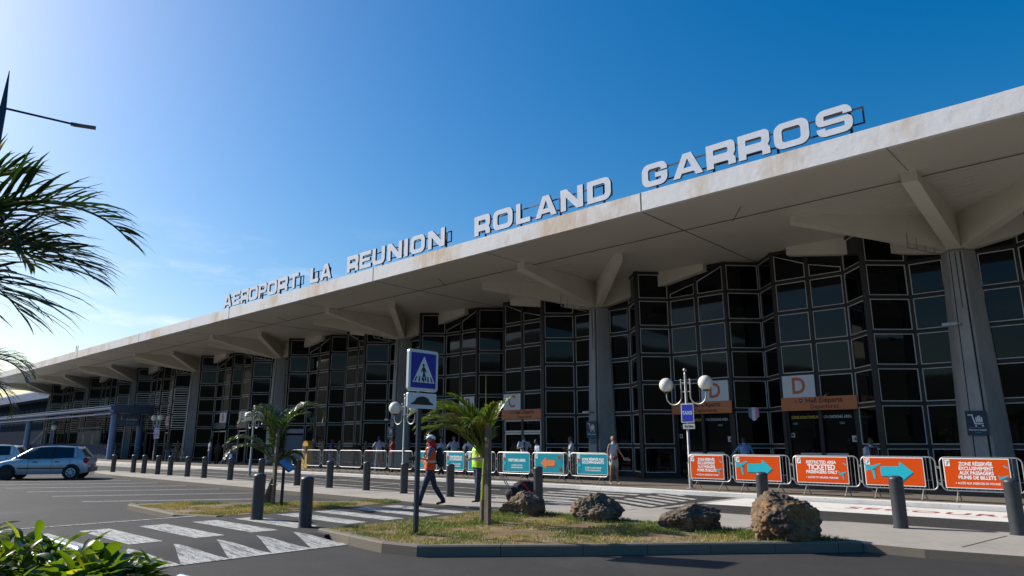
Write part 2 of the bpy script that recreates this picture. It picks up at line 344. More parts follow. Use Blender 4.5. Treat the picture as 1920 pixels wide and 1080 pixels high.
def island(front, back, h, nm):
    kerb_ring('kerb', front, h, closed=False)
    full = front+back; cx = sum(p[0] for p in full)/len(full); cy = sum(p[1] for p in full)/len(full)
    inner = []
    for p in full:
        d = Vector((cx-p[0], cy-p[1])); d = d.normalized()*0.1 if p in front else Vector((0, 0)); inner.append((p[0]+d.x, p[1]+d.y))
    # bumpy soil sheet
    x0 = min(p[0] for p in inner); x1 = max(p[0] for p in inner); y0 = min(p[1] for p in inner); y1 = max(p[1] for p in inner)
    bm = bmesh.new(); vs = [bm.verts.new((p[0], p[1], 0)) for p in inner]; f = bm.faces.new(vs)
    ext = bmesh.ops.extrude_face_region(bm, geom=[f]); 
    for e in ext['geom']:
        if isinstance(e, bmesh.types.BMVert): e.co.z = h-0.012
    me = bpy.data.meshes.new('verge_soil'); bmesh.ops.recalc_face_normals(bm, faces=bm.faces); bm.to_mesh(me); bm.free(); me.materials.append(SOIL)
    tag(link('verge_soil', me), kind='structure')
    return inner
inA = island(IA, IAb, 0.15, 'A'); inB = island(IB, IBb, 0.12, 'B')
def grass(poly, z, n, seed, hmax):
    r = random.Random(seed); mb = MB(); x0 = min(p[0] for p in poly); x1 = max(p[0] for p in poly); y0 = min(p[1] for p in poly); y1 = max(p[1] for p in poly)
    k = 0; tries = 0
    while k < n and tries < n*3:
        tries += 1
        x, y = r.uniform(x0, x1), r.uniform(y0, y1)
        if not pin((x, y), poly): continue
        if r.random() < 0.0: continue
        dn = noise.noise(Vector((x*1.1, y*1.1, seed))) + 0.5*noise.noise(Vector((x*4, y*4, seed+3)))
        edge = 0.35 if y > 10.9 else 0.0
        for (rx, ry, rr_) in ((-9.85, 10.95, 0.62), (-8.15, 11.2, 0.62), (-6.12, 10.95, 0.72), (-4.5, 11.0, 0.72), (-9.38, 9.37, 0.28), (-8.96, 7.42, 0.2), (-16.1, 8.85, 0.35)):
            if (x-rx)**2+(y-ry)**2 < rr_*rr_: edge = 0.6
        if r.random() > 0.50+dn*1.9+edge: k += 0.3; continue
        k += 1
        h = r.uniform(0.012, hmax)*(1.0+0.9*max(0, dn)+edge); a = r.uniform(0, 6.28); w = r.uniform(0.003, 0.006); ln = r.uniform(0.1, 1.1)*h
        dx, dy = math.cos(a), math.sin(a); q = r.uniform(0, 6.28); lx, ly = math.cos(q)*ln, math.sin(q)*ln
        o = len(mb.v)
        mb.v += [(x-dx*w, y-dy*w, z), (x+dx*w, y+dy*w, z), (x+dx*w*0.8+lx*0.4, y+dy*w*0.8+ly*0.4, z+h*0.6), (x-dx*w*0.8+lx*0.4, y-dy*w*0.8+ly*0.4, z+h*0.6), (x+lx, y+ly, z+h)]
        mb.f += [(o, o+1, o+2, o+3), (o+3, o+2, o+4)]
        gm = noise.noise(Vector((x*0.9+5, y*0.9, 2.0)))+r.uniform(-0.35, 0.35)+edge
        mi = 0 if gm > 0.02 else (1 if gm < -0.16 else 2); mb.m += [mi, mi]
    o = mb.build('grass', GRASSM); tag(o, 'short patchy grass, green and dried, on the kerbed traffic islands', 'grass', kind='stuff')
grass(inA, 0.135, 42000, 3, 0.05); grass(inB, 0.105, 26000, 5, 0.05)

# lane, kerb strip and terminal sidewalk
lm = MB()
for (a, b) in [((-41.6, 15.7), (-12.5, 15.85)), ((-41.6, 17.6), (-17, 17.7))]:
    lm.prism([a, b, (b[0], b[1]+0.06), (a[0], a[1]+0.06)], 0.0, 0.004)
for x in (-38.8, -34.6, -30.4, -26.2, -22.0): lm.prism([(x, 15.9), (x+0.06, 15.9), (x-0.9, 19.5), (x-0.96, 19.5)], 0.0, 0.0045)
for k in range(0, 14):                                    # thin slanted stall lines
    x = -22.0-2.83*k; hi = 1.0 if k < 11 else 0.7
    p0 = (x, 6.45); p1 = (x+3.1*hi, 6.45+5.0*hi)
    if k == 0: p1 = (x+2.55, 10.1)
    lm.prism([p0, (p0[0]+0.10, p0[1]), (p1[0]+0.10, p1[1]), p1], 0.0, 0.004)
tag(lm.build('lane_lines', [mat('worn_line', (0.6, 0.6, 0.58), 0.8, noise_s=12, noise_amt=0.5, ramp=(0.35, 0.55))]), kind='structure')
zp = MB()
for k in range(8):                                        # second zebra across the lane
    y = 14.45+k*0.86; sk = (y-14.45)*0.34
    x0 = -15.2 + (0.9 if y < 15 else 0) ; x1 = -11.9+0.02*k - sk*0.25
    zp.prism([(x0, y), (x1, y), (x1-0.12, y+0.36), (x0, y+0.36)], 0.0, 0.005)
nb = 9                                                    # hatched triangle beside it
for k in range(nb):
    t = k/(nb-1); y = 14.75+5.2*t; x = -11.55-0.3*t
    p0 = Vector((x, y)); L_ = 2.35 - 0.1*t; d = Vector((0.88, -0.48)); p1 = p0+d*L_*(1-0.12*t)
    if k == nb-1: p1 = p0+d*0.9
    zp.prism([(p0.x, p0.y), (p1.x, p1.y), (p1.x, p1.y+0.26), (p0.x, p0.y+0.26)], 0.0, 0.0052)
zp.prism([(-9.5, 14.3), (-9.25, 14.3), (-9.2, 19.9), (-9.45, 19.9)], 0.0, 0.0056)
ap = MB(); ap.prism([(-9.2, 17.35), (8, 17.9), (8, 20.05), (-9.2, 19.85)], 0.0, 0.0062); tag(ap.build('white_apron', [KPAINT]), kind='structure')
fc = MB(); fc.prism([(-135, 12.5), (-67, 12.5), (-67, 17.4), (-44, 17.9), (-44, 19.72), (-135, 19.72)], 0.0, 0.0035); tag(fc.build('forecourt_bounce', [CONC]), kind='structure')  # pale base under the zigzag; farther left part added to bounce sunlight onto the soffit
for k in range(7):                                        # bus bay zigzag, far left
    x = -64+2.9*k; zp.prism([(x, 17.9), (x+0.5, 17.9), (x+1.9, 19.6), (x+1.4, 19.6)], 0.0, 0.005); zp.prism([(x+1.4, 19.6), (x+1.9, 19.6), (x+3.3, 17.9), (x+2.8, 17.9)], 0.0, 0.0054)
zp.prism([(-66, 17.5), (-43.5, 17.5), (-43.5, 17.8), (-66, 17.8)], 0.0, 0.0046)
tag(zp.build('road_markings', [PAINT]), kind='structure')
kp = MB()
ks = [(-130, 19.9), (-65, 19.75), (-45, 19.75), (-24, 19.85), (-15.5, 19.98), (-9, 19.98), (-2.9, 20.1), (14, 20.6)]
kt = [(14, 21.1), (-2.9, 20.62), (-9, 20.45), (-15.5, 20.4), (-24, 20.3), (-45, 20.25), (-65, 20.2), (-130, 20.4)]
kp.prism(ks+kt, 0.0, 0.11)
tag(kp.build('white_kerb', [KPAINT]), kind='structure')
sw = MB(); sw.prism(list(reversed(kt))+[(14, 60), (-130, 60)], 0.0, 0.103)
tag(sw.build('sidewalk', [SIDEW]), kind='structure')
rt = MB(); add_text(rt, 'SECOURS', 0.72, Matrix.Translation((-4.3, 18.72, 0.0085)), 0, bold=0.008, ext=0.0015, sx=1.05, sp=1.15)
tag(rt.build('road_lettering', [REDPT]), kind='structure')

# hills behind the viewer's side, seen mirrored in the glass
hb = MB(); nx = 90
for j in range(2):
    pass
for i in range(nx+1):
    a = R(180+ (i/nx)*190-5); d = 1500
    h = 190+130*noise.noise(Vector((i*0.06, 0, 4)))+60*noise.noise(Vector((i*0.2, 3, 1)))+15*noise.noise(Vector((i*0.7, 5, 1)))
    for (dd, hh) in ((1100, -2), (1350, h*0.5), (1700, h)): hb.v.append((math.cos(a)*dd, math.sin(a)*dd, hh))
for i in range(nx):
    for j in range(2):
        q = i*3+j; hb.f.append((q, q+3, q+4, q+1)); hb.m.append(0)
tag(hb.build('hills', [mat('hill_green', (0.045, 0.06, 0.035), 0.95, noise_s=0.01, noise_amt=0.5)], smooth=True), kind='structure')
# ---------------------------------------------------------------- terminal building
M_ = 15.0; XC0 = -11.8; ZS, ZT = 9.155, 9.80; YFR = 19.1; YW = 27.2
COLS = [10.7-M_*k for k in range(9)]                     # column axes
BAYS = [XC0+M_*(1-k) for k in range(8)]                  # bay centres (first one is to the right)
X0, X1 = -122.0, 20.0
bld = thing('terminal_building', 'long low concrete airport terminal with thin projecting roof, branching columns and dark zigzag glazing', 'building', (-45, 29, 0))
BL = bld.location
def bp(mb, name, mats, parent=None, smooth=False):
    """build a part given in world coordinates"""
    o = mb.build(name, mats, parent or bld, smooth)
    if parent is None: o.location = -BL
    return o
def bpt(o):
    o.parent = bld; o.location = -BL; return o
# roof slab with a bevelled fascia, seams and soffit
rf = MB(); nseg = 150; rr = random.Random(3)
xs_ = [X0+(X1-X0)*i/nseg for i in range(nseg+1)]
zt = [ZT+0.012*noise.noise(Vector((x*0.25, 0, 0)))+0.006*rr.uniform(-1, 1) for x in xs_]
zb = [ZS+0.004*rr.uniform(-1, 1) for x in xs_]
o0 = len(rf.v)
for i, x in enumerate(xs_):
    rf.v += [(x, YFR, zb[i]), (x, YFR+0.0, zt[i]), (x, YFR+0.35, zt[i]+0.02), (x, 48, ZT), (x, 48, ZS+0.02), (x, YFR+0.16, ZS)]
for i in range(nseg):
    a = o0+i*6; b = a+6
    for (p, q, mi) in ((0, 1, 0), (1, 2, 0), (2, 3, 0), (3, 4, 0), (4, 5, 1), (5, 0, 0)):
        rf.f.append((a+p, b+p, b+q, a+q)); rf.m.append(mi)
rf.f.append(tuple(o0+k for k in range(6))); rf.m.append(0); e = o0+nseg*6; rf.f.append(tuple(e+5-k for k in range(6))); rf.m.append(0)
roof = bp(rf, 'roof', [FASC, SOFF])
bm = bmesh.new(); bm.from_mesh(roof.data); bmesh.ops.recalc_face_normals(bm, faces=bm.faces); bm.to_mesh(roof.data); bm.free()
def sub(mb, name, mats, par, smooth=False):
    o = mb.build(name, mats, par, smooth); return o
jm = MB()
for xc in BAYS:
    jm.box((xc, YFR-0.004, (ZS+ZT)/2), (0.03, 0.01, ZT-ZS))
    jm.box((xc-0.02, (YFR+28.3)/2+0.05, ZS-0.003), (0.05, 9.0, 0.008))
jm.box(((X0+X1)/2, 21.95, ZS-0.03), (X1-X0-1, 0.02, 0.02))
for cx in COLS: jm.box((cx+0.02, 20.2, ZS-0.003), (0.02, 2.2, 0.008))
for xc in BAYS: jm.box((xc+2.2, 21.6, ZS-0.003), (0.03, 1.6, 0.008), rz=R(35))
o = jm.build('expansion_joint', [mat('joint_line', (0.12, 0.11, 0.10), 0.9)], roof)
# back and end walls
wl = MB(); wl.box(((X0+8+X1)/2-2, 38.7, ZS/2), (X1-X0-16, 16.0, ZS-0.02))
bp(wl, 'wall', [DARK])

def arm(mb, p, ang, length, w=0.34, z0=7.9, zt0=0.30):
    """roof arm: deep at the column, shallow at its tip"""
    T = Matrix.Translation((p[0], p[1], 0)) @ Matrix.Rotation(ang, 4, 'Z'); h = w/2
    vs = [(0.15, -h, z0-0.0), (0.15, h, z0), (0.15, h, ZS+0.004), (0.15, -h, ZS+0.004), (length, -h, ZS-zt0), (length, h, ZS-zt0), (length, h, ZS+0.004), (length, -h, ZS+0.004)]
    mb.add(vs, [(0, 1, 2, 3), (4, 7, 6, 5), (0, 4, 5, 1), (1, 5, 6, 2), (3, 2, 6, 7), (0, 3, 7, 4)], 0, T)
YC = 26.95
for cx in COLS:
    cm = MB()
    def plan(w, f): return [(cx-w, 27.7), (cx-w, YC+0.1), (cx-0.44*w, f), (cx+0.44*w, f), (cx+w, YC+0.1), (cx+w, 27.7)]
    cm.prism(plan(0.76, 26.36), 0.10, 7.9, 0, top=plan(0.50, 26.55))
    cm.prism([(cx-0.20, 26.40), (cx-0.19, 26.26), (cx+0.19, 26.26), (cx+0.20, 26.40)], 0.102, 7.85, 0, top=[(cx-0.14, 26.58), (cx-0.13, 26.46), (cx+0.13, 26.46), (cx+0.14, 26.58)])
    for s_ in (-1, 1): cm.prism([(cx+s_*0.215-0.02, 26.40), (cx+s_*0.215-0.02, 26.352), (cx+s_*0.215+0.02, 26.352), (cx+s_*0.215+0.02, 26.40)], 0.103, 7.84, 2, top=[(cx+s_*0.155-0.015, 26.58), (cx+s_*0.155-0.015, 26.543), (cx+s_*0.155+0.015, 26.543), (cx+s_*0.155+0.015, 26.58)])
    cm.prism([(cx-0.34, YC+0.05), (cx, 26.6), (cx+0.34, YC+0.05), (cx+0.34, 27.6), (cx-0.34, 27.6)], 7.9, ZS+0.004, 1)
    cm.box((cx+0.02, 26.42, 5.0), (0.02, 0.02, 5.6), 2)
    col = bp(cm, 'column', [COLM, BEAM, DARK])
    for ang, ln in ((-90, 5.55), (-45, 5.6), (-135, 5.6), (0, 5.7), (180, 5.7)):
        am = MB(); arm(am, (cx, YC-0.02 if ang != 0 and ang != 180 else YC+0.05), R(ang), ln, w=0.42 if ang == -90 else 0.34); sub(am, 'roof_arm', [BEAM], col)
    if -36 < cx < 0:                                      # board ridges in the soffit beside the front arm
        rd = MB(); r5 = random.Random(int(cx))
        for s_ in (-1, 1):
            for q_ in range(9):
                y_ = 22.3+q_*0.36; l0 = 0.25+0.02*q_; l1 = min(YC-y_-0.35, 1.0+r5.uniform(0.1, 1.3))
                if l1 > l0: rd.box((cx+s_*(l0+l1)/2, y_, ZS-0.004), (l1-l0, 0.035, 0.016))
        sub(rd, 'board_ridges', [SOFF], col)
    rk = MB()                                            # small ladder rack under the front-left arm
    pa, pb = Vector((cx-1.15, 25.55, 8.42)), Vector((cx-0.30, 26.45, 7.78))
    rk.tube([pa+Vector((0, 0, -0.42)), pb+Vector((0, 0, -0.02))], 0.022, 6)
    for t in (0, 0.25, 0.5, 0.75): q = pa.lerp(pb, t); rk.tube([q+Vector((0, 0, 0.1)), q.lerp(q, 0)+Vector((0, 0, -0.42+0.38*t))], 0.025, 6)
    sub(rk, 'lamp_bracket', [GALV], col)

# glazing: plan points of a bay relative to its centre
PL = [(-7.05, YW), (-5.87, YW), (-4.74, 26.1), (-3.75, YW), (-2.4, YW), (-1.05, YW), (0, 28.3), (1.05, YW), (2.4, YW), (3.75, YW), (4.74, 26.1), (5.87, YW), (7.05, YW)]
ZR = [0.22, 1.45, 2.89, 4.15, 5.37, 6.61, 7.86, 9.08]
def seg_T(p, q):
    d = Vector((q[0]-p[0], q[1]-p[1])); a = math.atan2(d.y, d.x)
    return Matrix.Translation((p[0], p[1], 0)) @ Matrix.Rotation(a, 4, 'Z'), d.length
win_list = []
for bi, xc in enumerate(BAYS):
    fm = MB(); pts = [(xc+a, b) for a, b in PL]
    louv = bi >= 5
    hasdoor = bi in (1, 2, 4, 5)
    for i in range(len(pts)-1):
        T, L_ = seg_T(pts[i], pts[i+1]); flat_end = i in (0, 11)
        zmax = 7.9 if flat_end else ZS
        is_door = i in (4, 7) and hasdoor
        double = {3: 1, 4: 1, 7: 1, 8: 1}
        # rails (depth 0.14, centred on the plan line; their visible face at local y=-0.07)
        for k, z in enumerate(ZR):
            if z > zmax: continue
            if hasdoor and i in (3, 4, 7, 8) and z < 2.8: continue
            fm.box((L_/2, 0.0, z), (L_-0.02, 0.13, 0.125 if k else 0.24), 0, T)
        fm.box((L_/2, 0.03, zmax-0.06), (L_, 0.10, 0.12), 0, T)
        wall_top = 0.22 if not hasdoor or i not in (3, 4, 7, 8) else 2.95
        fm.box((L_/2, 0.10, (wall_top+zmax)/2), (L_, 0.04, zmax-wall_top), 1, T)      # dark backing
        for k in range(len(ZR)-1):
            z0, z1 = ZR[k]+0.070, min(ZR[k+1], zmax)-0.070
            if k == 0: z0 += 0.05
            if ZR[k] > zmax-0.3: continue
            if hasdoor and i in (3, 4, 7, 8) and ZR[k] < 2.8: continue
            zl = zr = z1
            if k == 6 and i in (3, 4, 7, 8):
                # the top panes follow the sloping arm
                hh = {3: (8.12, 8.42), 4: (8.5, 8.98), 7: (8.98, 8.5), 8: (8.42, 8.12)}[i]; zl, zr = hh
            slats = louv and k in (2, 3, 4) and i in (0, 1, 2, 3, 4, 5, 6, 7, 8, 9, 10, 11)
            dist = abs(xc+PL[i][0])
            win_list.append((bi, i, k, T, L_, z0, zl, zr, slats, dist))
    for i, p in enumerate(pts[1:-1]):
        big = (i in (1, 9))
        z_lo = 0.1
        fm.box((p[0], p[1], (z_lo+ZS)/2 if i not in (0, 10) else (z_lo+ZS)/2), (0.135 if not big else 0.18, 0.17, ZS-z_lo), 0)
    for i in (0, 11): T, L_ = seg_T(pts[i], pts[i+1]); fm.box((L_/2, 0.12, 8.5), (L_, 0.04, 1.3), 1, T)
    fm.add([], [], 0)
    bp(fm, 'facade_frame', [FRAME, DARK])
wr = random.Random(9)
def make_window(mb_pane, mb_fr, w, z0, zl, zr, slats, T):
    x0, x1 = 0.082, w-0.082; t = 0.026; ya, yb, yc, yd = [-0.02+wr.uniform(-0.005, 0.005) for _ in range(4)]; y = -0.02; yd = ya-yb+yc
    mb_pane.add([(x0+t, ya, z0+t), (x1-t, yb, z0+t), (x1-t, yc, zr-t), (x0+t, yd, zl-t), (x0+t, y+0.02, z0+t), (x1-t, y+0.02, z0+t), (x1-t, y+0.02, zr-t), (x0+t, y+0.02, zl-t)],
                [(0, 1, 2, 3), (4, 7, 6, 5), (0, 4, 5, 1), (1, 5, 6, 2), (2, 6, 7, 3), (3, 7, 4, 0)], 0, T)
    O = [(x0, z0), (x1, z0), (x1, zr), (x0, zl)]; I = [(x0+t, z0+t), (x1-t, z0+t), (x1-t, zr-t), (x0+t, zl-t)]
    if slats:
        t2 = 0.06; I = [(x0+t2, z0+t2), (x1-t2, z0+t2), (x1-t2, zr-t2), (x0+t2, zl-t2)]
    vs = [(a, -0.045, b) for a, b in O]+[(a, -0.045, b) for a, b in I]+[(a, 0.0, b) for a, b in O]+[(a, 0.0, b) for a, b in I]
    fs = []
    for k in range(4):
        j = (k+1) % 4; fs += [(k, j, 4+j, 4+k), (4+k, 4+j, 12+j, 12+k), (8+k, 8+j, j, k)]
    mb_fr.add(vs, fs, 1, T)
    if slats:
        n = 5
        for k in range(1, n):
            z = z0+(zl-z0)*k/n; mb_fr.box(((x0+x1)/2, -0.06, z), (x1-x0-0.06, 0.10, 0.055), 1, T)
ordered = sorted(win_list, key=lambda q: q[9])
plain = [q for q in ordered if not q[8]]; lv = [q for q in ordered if q[8]]
lead = plain[:100]
for (bi, i, k, T, w, z0, zl, zr, sl_, d) in lead:
    p = MB(); f = MB(); make_window(p, f, w, z0, zl, zr, False, T)
    o = bp(p, 'window', [GLASS]); f.m = [0]*len(f.m); sub(f, 'frame', [SEAL], o)
rest = MB()
for (bi, i, k, T, w, z0, zl, zr, sl_, d) in plain[100:]: make_window(rest, rest, w, z0, zl, zr, False, T)
tag(bp(rest, 'window', [GLASS, SEAL]), 'the many smaller window panes of the far bays', kind='stuff')
for (bi, i, k, T, w, z0, zl, zr, sl_, d) in lv[:99]:
    p = MB(); make_window(p, p, w, z0, zl, zr, True, T); bp(p, 'louvre_window', [GLASS, SEAL])
rest = MB()
for (bi, i, k, T, w, z0, zl, zr, sl_, d) in lv[99:]: make_window(rest, rest, w, z0, zl, zr, True, T)
if rest.v: tag(bp(rest, 'louvre_window', [GLASS, SEAL]), 'the remaining louvred windows of the farthest bays', kind='stuff')

# entrances
def entrance(xc, side, style):
    xa, xb = (xc-3.75, xc-1.05) if side < 0 else (xc+1.05, xc+3.75); cx = (xa+xb)/2; w = xb-xa
    d = MB()
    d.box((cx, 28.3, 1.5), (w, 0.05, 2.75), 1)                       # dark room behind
    if style == 'D':
        d.box((cx, YW+0.08, 1.45), (w-0.2, 0.02, 2.6), 0)
        o = bp(d, 'entrance_door', [DGLASS, DARK, FRAME])
        p = MB()
        for s in (-0.5, 0.5): p.box((cx+s*0.86, YW-0.0, 1.14), (0.84, 0.05, 0.13))
        sub(p, 'push_bar', [ALU], o)
        p = MB(); T = Matrix.Translation((cx, YW+0.06, 2.52)) @ FR
        add_text(p, 'ZONE NON FUMEUR', 0.15, T @ Matrix.Translation((-0.62, 0, 0)), 0, bold=0.003, sx=0.72); sub(p, 'lettering', [mat('door_text_yellow', (0.6, 0.42, 0.03), 0.6)], o)
        p = MB(); add_text(p, '- NON SMOKING AREA', 0.15, T @ Matrix.Translation((0.50, 0, 0)), 0, bold=0.003, sx=0.72); sub(p, 'lettering', [mat('door_text_white', (0.5, 0.52, 0.53), 0.6)], o)
        SM = [PWHITE, BLACKP, REDP, mat('exit_green', (0.10, 0.20, 0.16), 0.6)]
        p = MB(); p.box((cx-1.12, YW+0.062, 1.86), (0.14, 0.012, 0.17), 0); p.box((cx-1.12, YW+0.058, 1.86), (0.07, 0.012, 0.09), 1); sub(p, 'sticker', SM, o)
        p = MB(); p.box((cx+1.12, YW+0.062, 1.72), (0.22, 0.012, 0.22), 0)
        poly_flat(p, [(-0.07, -0.06), (0.07, -0.06), (0, 0.07)], 2, Matrix.Translation((cx+1.12, YW+0.0575, 1.72)) @ FR, 0.004); sub(p, 'sticker', SM, o)
        for q_ in (-1.0, 0.72): p = MB(); p.box((cx+q_, YW+0.062, 2.29), (0.18, 0.012, 0.075), 3); sub(p, 'exit_plate', SM, o)
        p = MB(); p.box((cx+0.15, YW+0.35, 1.35), (0.62, 0.05, 1.0)); sub(p, 'poster', [mat('inside_poster_blue', (0.01, 0.025, 0.07), 0.6)], o)
        p = MB(); p.box((xa+0.09, YW+0.02, 1.5), (0.14, 0.12, 2.8)); p.box((xb-0.09, YW+0.02, 1.5), (0.14, 0.12, 2.8)); p.box((cx, YW+0.02, 0.16), (w-0.3, 0.06, 0.06)); p.box((cx, YW+0.03, 1.3), (0.03, 0.05, 2.4)); sub(p, 'frame', [FRAME], o)
    elif style == 'C':
        d.box((cx, YW+0.08, 1.45), (w-0.2, 0.02, 2.6), 0); o = bp(d, 'entrance_door', [DGLASS, DARK])
        p = MB()
        for x in (xa+0.12, cx-0.04, cx+0.04, xb-0.12): p.box((x, YW-0.02, 1.05), (0.07, 0.09, 1.95))
        for z in (0.15, 2.05, 2.16, 2.72): p.box((cx, YW-0.02, z), (w-0.2, 0.09, 0.09))
        for x in (xa+0.10, xb-0.10): p.box((x, YW-0.02, 2.44), (0.07, 0.09, 0.6))
        sub(p, 'frame', [ALU], o)
    else:
        d.box((cx, YW+0.6, 1.45), (w-0.2, 0.02, 2.6), 0); o = bp(d, 'entrance_door', [DGLASS, DARK])
        p = MB()
        for x in (xa+0.12, xb-0.12): p.box((x, YW-0.02, 1.3), (0.07, 0.09, 2.5))
        p.box((cx, YW-0.02, 2.55), (w-0.2, 0.09, 0.09)); sub(p, 'frame', [ALU], o)
    return o
for xc, st in ((BAYS[1], 'DD'), (BAYS[2], 'OC'), (BAYS[4], 'OO'), (BAYS[5], 'OO')):
    entrance(xc, -1, st[0]); entrance(xc, 1, st[1])
# fill the side panes next to plain openings is done by the facade frame; grey service door in bay three
T, L_ = seg_T((BAYS[3]-4.74, 26.1), (BAYS[3]-3.75, 27.2))
d = MB(); d.box((L_/2, -0.10, 1.12), (1.26, 0.06, 2.0), 0, T); o = bp(d, 'service_door', [mat('door_grey_paint', (0.18, 0.22, 0.27), 0.5)])
p = MB(); p.box((L_/2, -0.10, 2.42), (1.3, 0.07, 0.30), 0, T); sub(p, 'sign_panel', [mat('grey_panel', (0.34, 0.37, 0.40), 0.5)], o)
# antennas on the roof
an = MB(); an.tube([(-74.2, 19.6, ZT), (-74.2, 19.6, ZT+0.75)], 0.03, 6); an.tube([(-73.7, 19.6, ZT), (-73.7, 19.6, ZT+0.72)], 0.03, 6)
an.box((-73.95, 19.6, ZT+0.02), (0.8, 0.1, 0.05)); tag(an.build('roof_antenna', [DKPOLE]), 'pair of thin short antenna rods on the far left roof edge', 'antenna')

# ---------------------------------------------------------------- letters on the roof edge
def arc(cx, cy, rx, ry, a0, a1, n=5): return [(cx+rx*math.cos(R(a0+(a1-a0)*i/n)), cy+ry*math.sin(R(a0+(a1-a0)*i/n))) for i in range(n+1)]
def rrect(w, h, r, x=0, y=0, tl=1, tr=1, br=1, bl=1):
    pts = []
    for on, cx, cy, a0 in ((bl, x+r, y+r, 180), (br, x+w-r, y+r, 270), (tr, x+w-r, y+h-r, 0), (tl, x+r, y+h-r, 90)):
        if on: pts += arc(cx, cy, r, r, a0, a0+90)
        else: pts.append({180: (x, y), 270: (x+w, y), 0: (x+w, y+h), 90: (x, y+h)}[a0])
    return pts
def glyph(ch, w, h):
    s = 0.235*h; sv = 0.30*h if w > 0.9*h else 0.27*h; q = 0.24*h; m = h/2
    if ch == 'I': return [[(0, 0), (w, 0), (w, h), (0, h)]]
    if ch == 'L': return [[(0, 0), (w, 0), (w, s), (sv, s), (sv, h), (0, h)]]
    if ch == 'T': return [[(w/2-sv/2, 0), (w/2+sv/2, 0), (w/2+sv/2, h-s), (w, h-s), (w, h), (0, h), (0, h-s), (w/2-sv/2, h-s)]]
    if ch == 'E': b = 0.18*h; return [[(0, 0), (w, 0), (w, s), (sv, s), (sv, m-b/2), (w*0.9, m-b/2), (w*0.9, m+b/2), (sv, m+b/2), (sv, h-s), (w, h-s), (w, h), (0, h)]]
    if ch == 'O': return [rrect(w, h, q*1.35), rrect(w-2*sv, h-2*s, q*0.45, sv, s)]
    if ch == 'D': return [rrect(w, h, q*1.35, tl=0, bl=0), rrect(w-2*sv, h-2*s, q*0.4, sv, s, tl=0, bl=0)]
    if ch == 'U': return [[(0, h), (0, q*1.3)]+arc(q*1.3, q*1.3, q*1.3, q*1.3, 180, 270)+arc(w-q*1.3, q*1.3, q*1.3, q*1.3, 270, 360)+[(w, h), (w-sv, h), (w-sv, s+q*0.4)]+arc(w-sv-q*0.4, s+q*0.4, q*0.4, q*0.4, 0, -90)+arc(sv+q*0.4, s+q*0.4, q*0.4, q*0.4, -90, -180)+[(sv, h)]]
    if ch == 'N': d = sv*1.15; return [[(0, 0), (sv, 0), (sv, h*0.62), (w-d, 0), (w, 0), (w, h), (w-sv, h), (w-sv, h*0.38), (d, h), (0, h)]]
    if ch == 'A': a = w*0.5; t = sv*0.62; return [[(0, 0), (sv*1.05, 0), (sv*1.05+w*0.06, h*0.17), (w-sv*1.05-w*0.06, h*0.17), (w-sv*1.05, 0), (w, 0), (a+t, h), (a-t, h)], [(a-w*0.13, h*0.38), (a+w*0.13, h*0.38), (a, h*0.76)]]
    if ch == 'P': r = q*0.9; return [[(0, 0), (sv, 0), (sv, h*0.33), (w-r, h*0.33)]+arc(w-r, h*0.33+r, r, r, -90, 0)+arc(w-r, h-r, r, r, 0, 90)+[(0, h)], rrect(w-2*sv, h*0.27, q*0.3, sv, h*0.53, tl=0, bl=0)]
    if ch == 'R': r = q*0.85; y = h*0.37; return [[(0, 0), (sv, 0), (sv, h*0.20), (w-sv-r*0.2, h*0.20), (w-sv, h*0.17), (w-sv, 0), (w, 0), (w, h*0.24), (w-0.08*h, h*0.36), (w, h*0.5)]+arc(w-r, h-r, r, r, 0, 90)+[(0, h)], rrect(w-2*sv, h*0.22, q*0.3, sv, h*0.53, tl=0, bl=0)]
    if ch == 'G': r = q*1.35; return [[(w, h*0.63), (w-sv, h*0.63), (w-sv, h-s-q*0.2), (w-sv-q*0.3, h-s), (sv+q*0.3, h-s), (sv, h-s-q*0.3), (sv, s+q*0.3), (sv+q*0.3, s), (w-sv, s), (w-sv, h*0.36), (w*0.52, h*0.36), (w*0.52, h*0.56), (w, h*0.56), (w, r)]+arc(w-r, r, r, r, 0, -90)+arc(r, r, r, r, -90, -180)+arc(r, h-r, r, r, 180, 90)+arc(w-r, h-r, r, r, 90, 0)]
    if ch == 'S': r = q*1.2; b = 0.10*h; return [[(0, h*0.32), (0, r)]+arc(r, r, r, r, 180, 270)+arc(w-r, r, r, r, 270, 360)+[(w, m+b-r*0.3)]+arc(w-r*0.7, m+b-r*0.7, r*0.7, r*0.7, 0, 90)+[(sv*0.9, m+b), (sv*0.9, h-s), (w-sv, h-s), (w-sv, h*0.68), (w, h*0.68), (w, h-r)]+arc(w-r, h-r, r, r, 0, 90)+arc(r, h-r, r, r, 90, 180)+[(0, m-b+r*0.3)]+arc(r*0.7, m-b+r*0.7, r*0.7, r*0.7, 180, 270)+[(w-sv*0.9, m-b), (w-sv*0.9, s), (sv, s), (sv, h*0.32)]]
def letter(ch, w, h, depth, parent, loc):
    cu = bpy.data.curves.new('l', 'CURVE'); cu.dimensions = '2D'; cu.fill_mode = 'BOTH'; cu.extrude = depth/2
    for ring in glyph(ch, w, h):
        sp = cu.splines.new('POLY'); sp.points.add(len(ring)-1); sp.use_cyclic_u = True
        for i, p in enumerate(ring): sp.points[i].co = (p[0], p[1], 0, 1)
    o = bpy.data.objects.new('l', cu); C.objects.link(o); dg = bpy.context.evaluated_depsgraph_get()
    me = bpy.data.meshes.new_from_object(o.evaluated_get(dg)); bpy.data.objects.remove(o); bpy.data.curves.remove(cu)
    me.name = 'letter'; me.materials.clear(); me.materials.append(LETF); me.materials.append(LETS)
    me.transform(FR)
    for p in me.polygons: p.material_index = 0 if p.normal.y < -0.5 else 1
    ob = link('letter', me, parent, loc); return ob
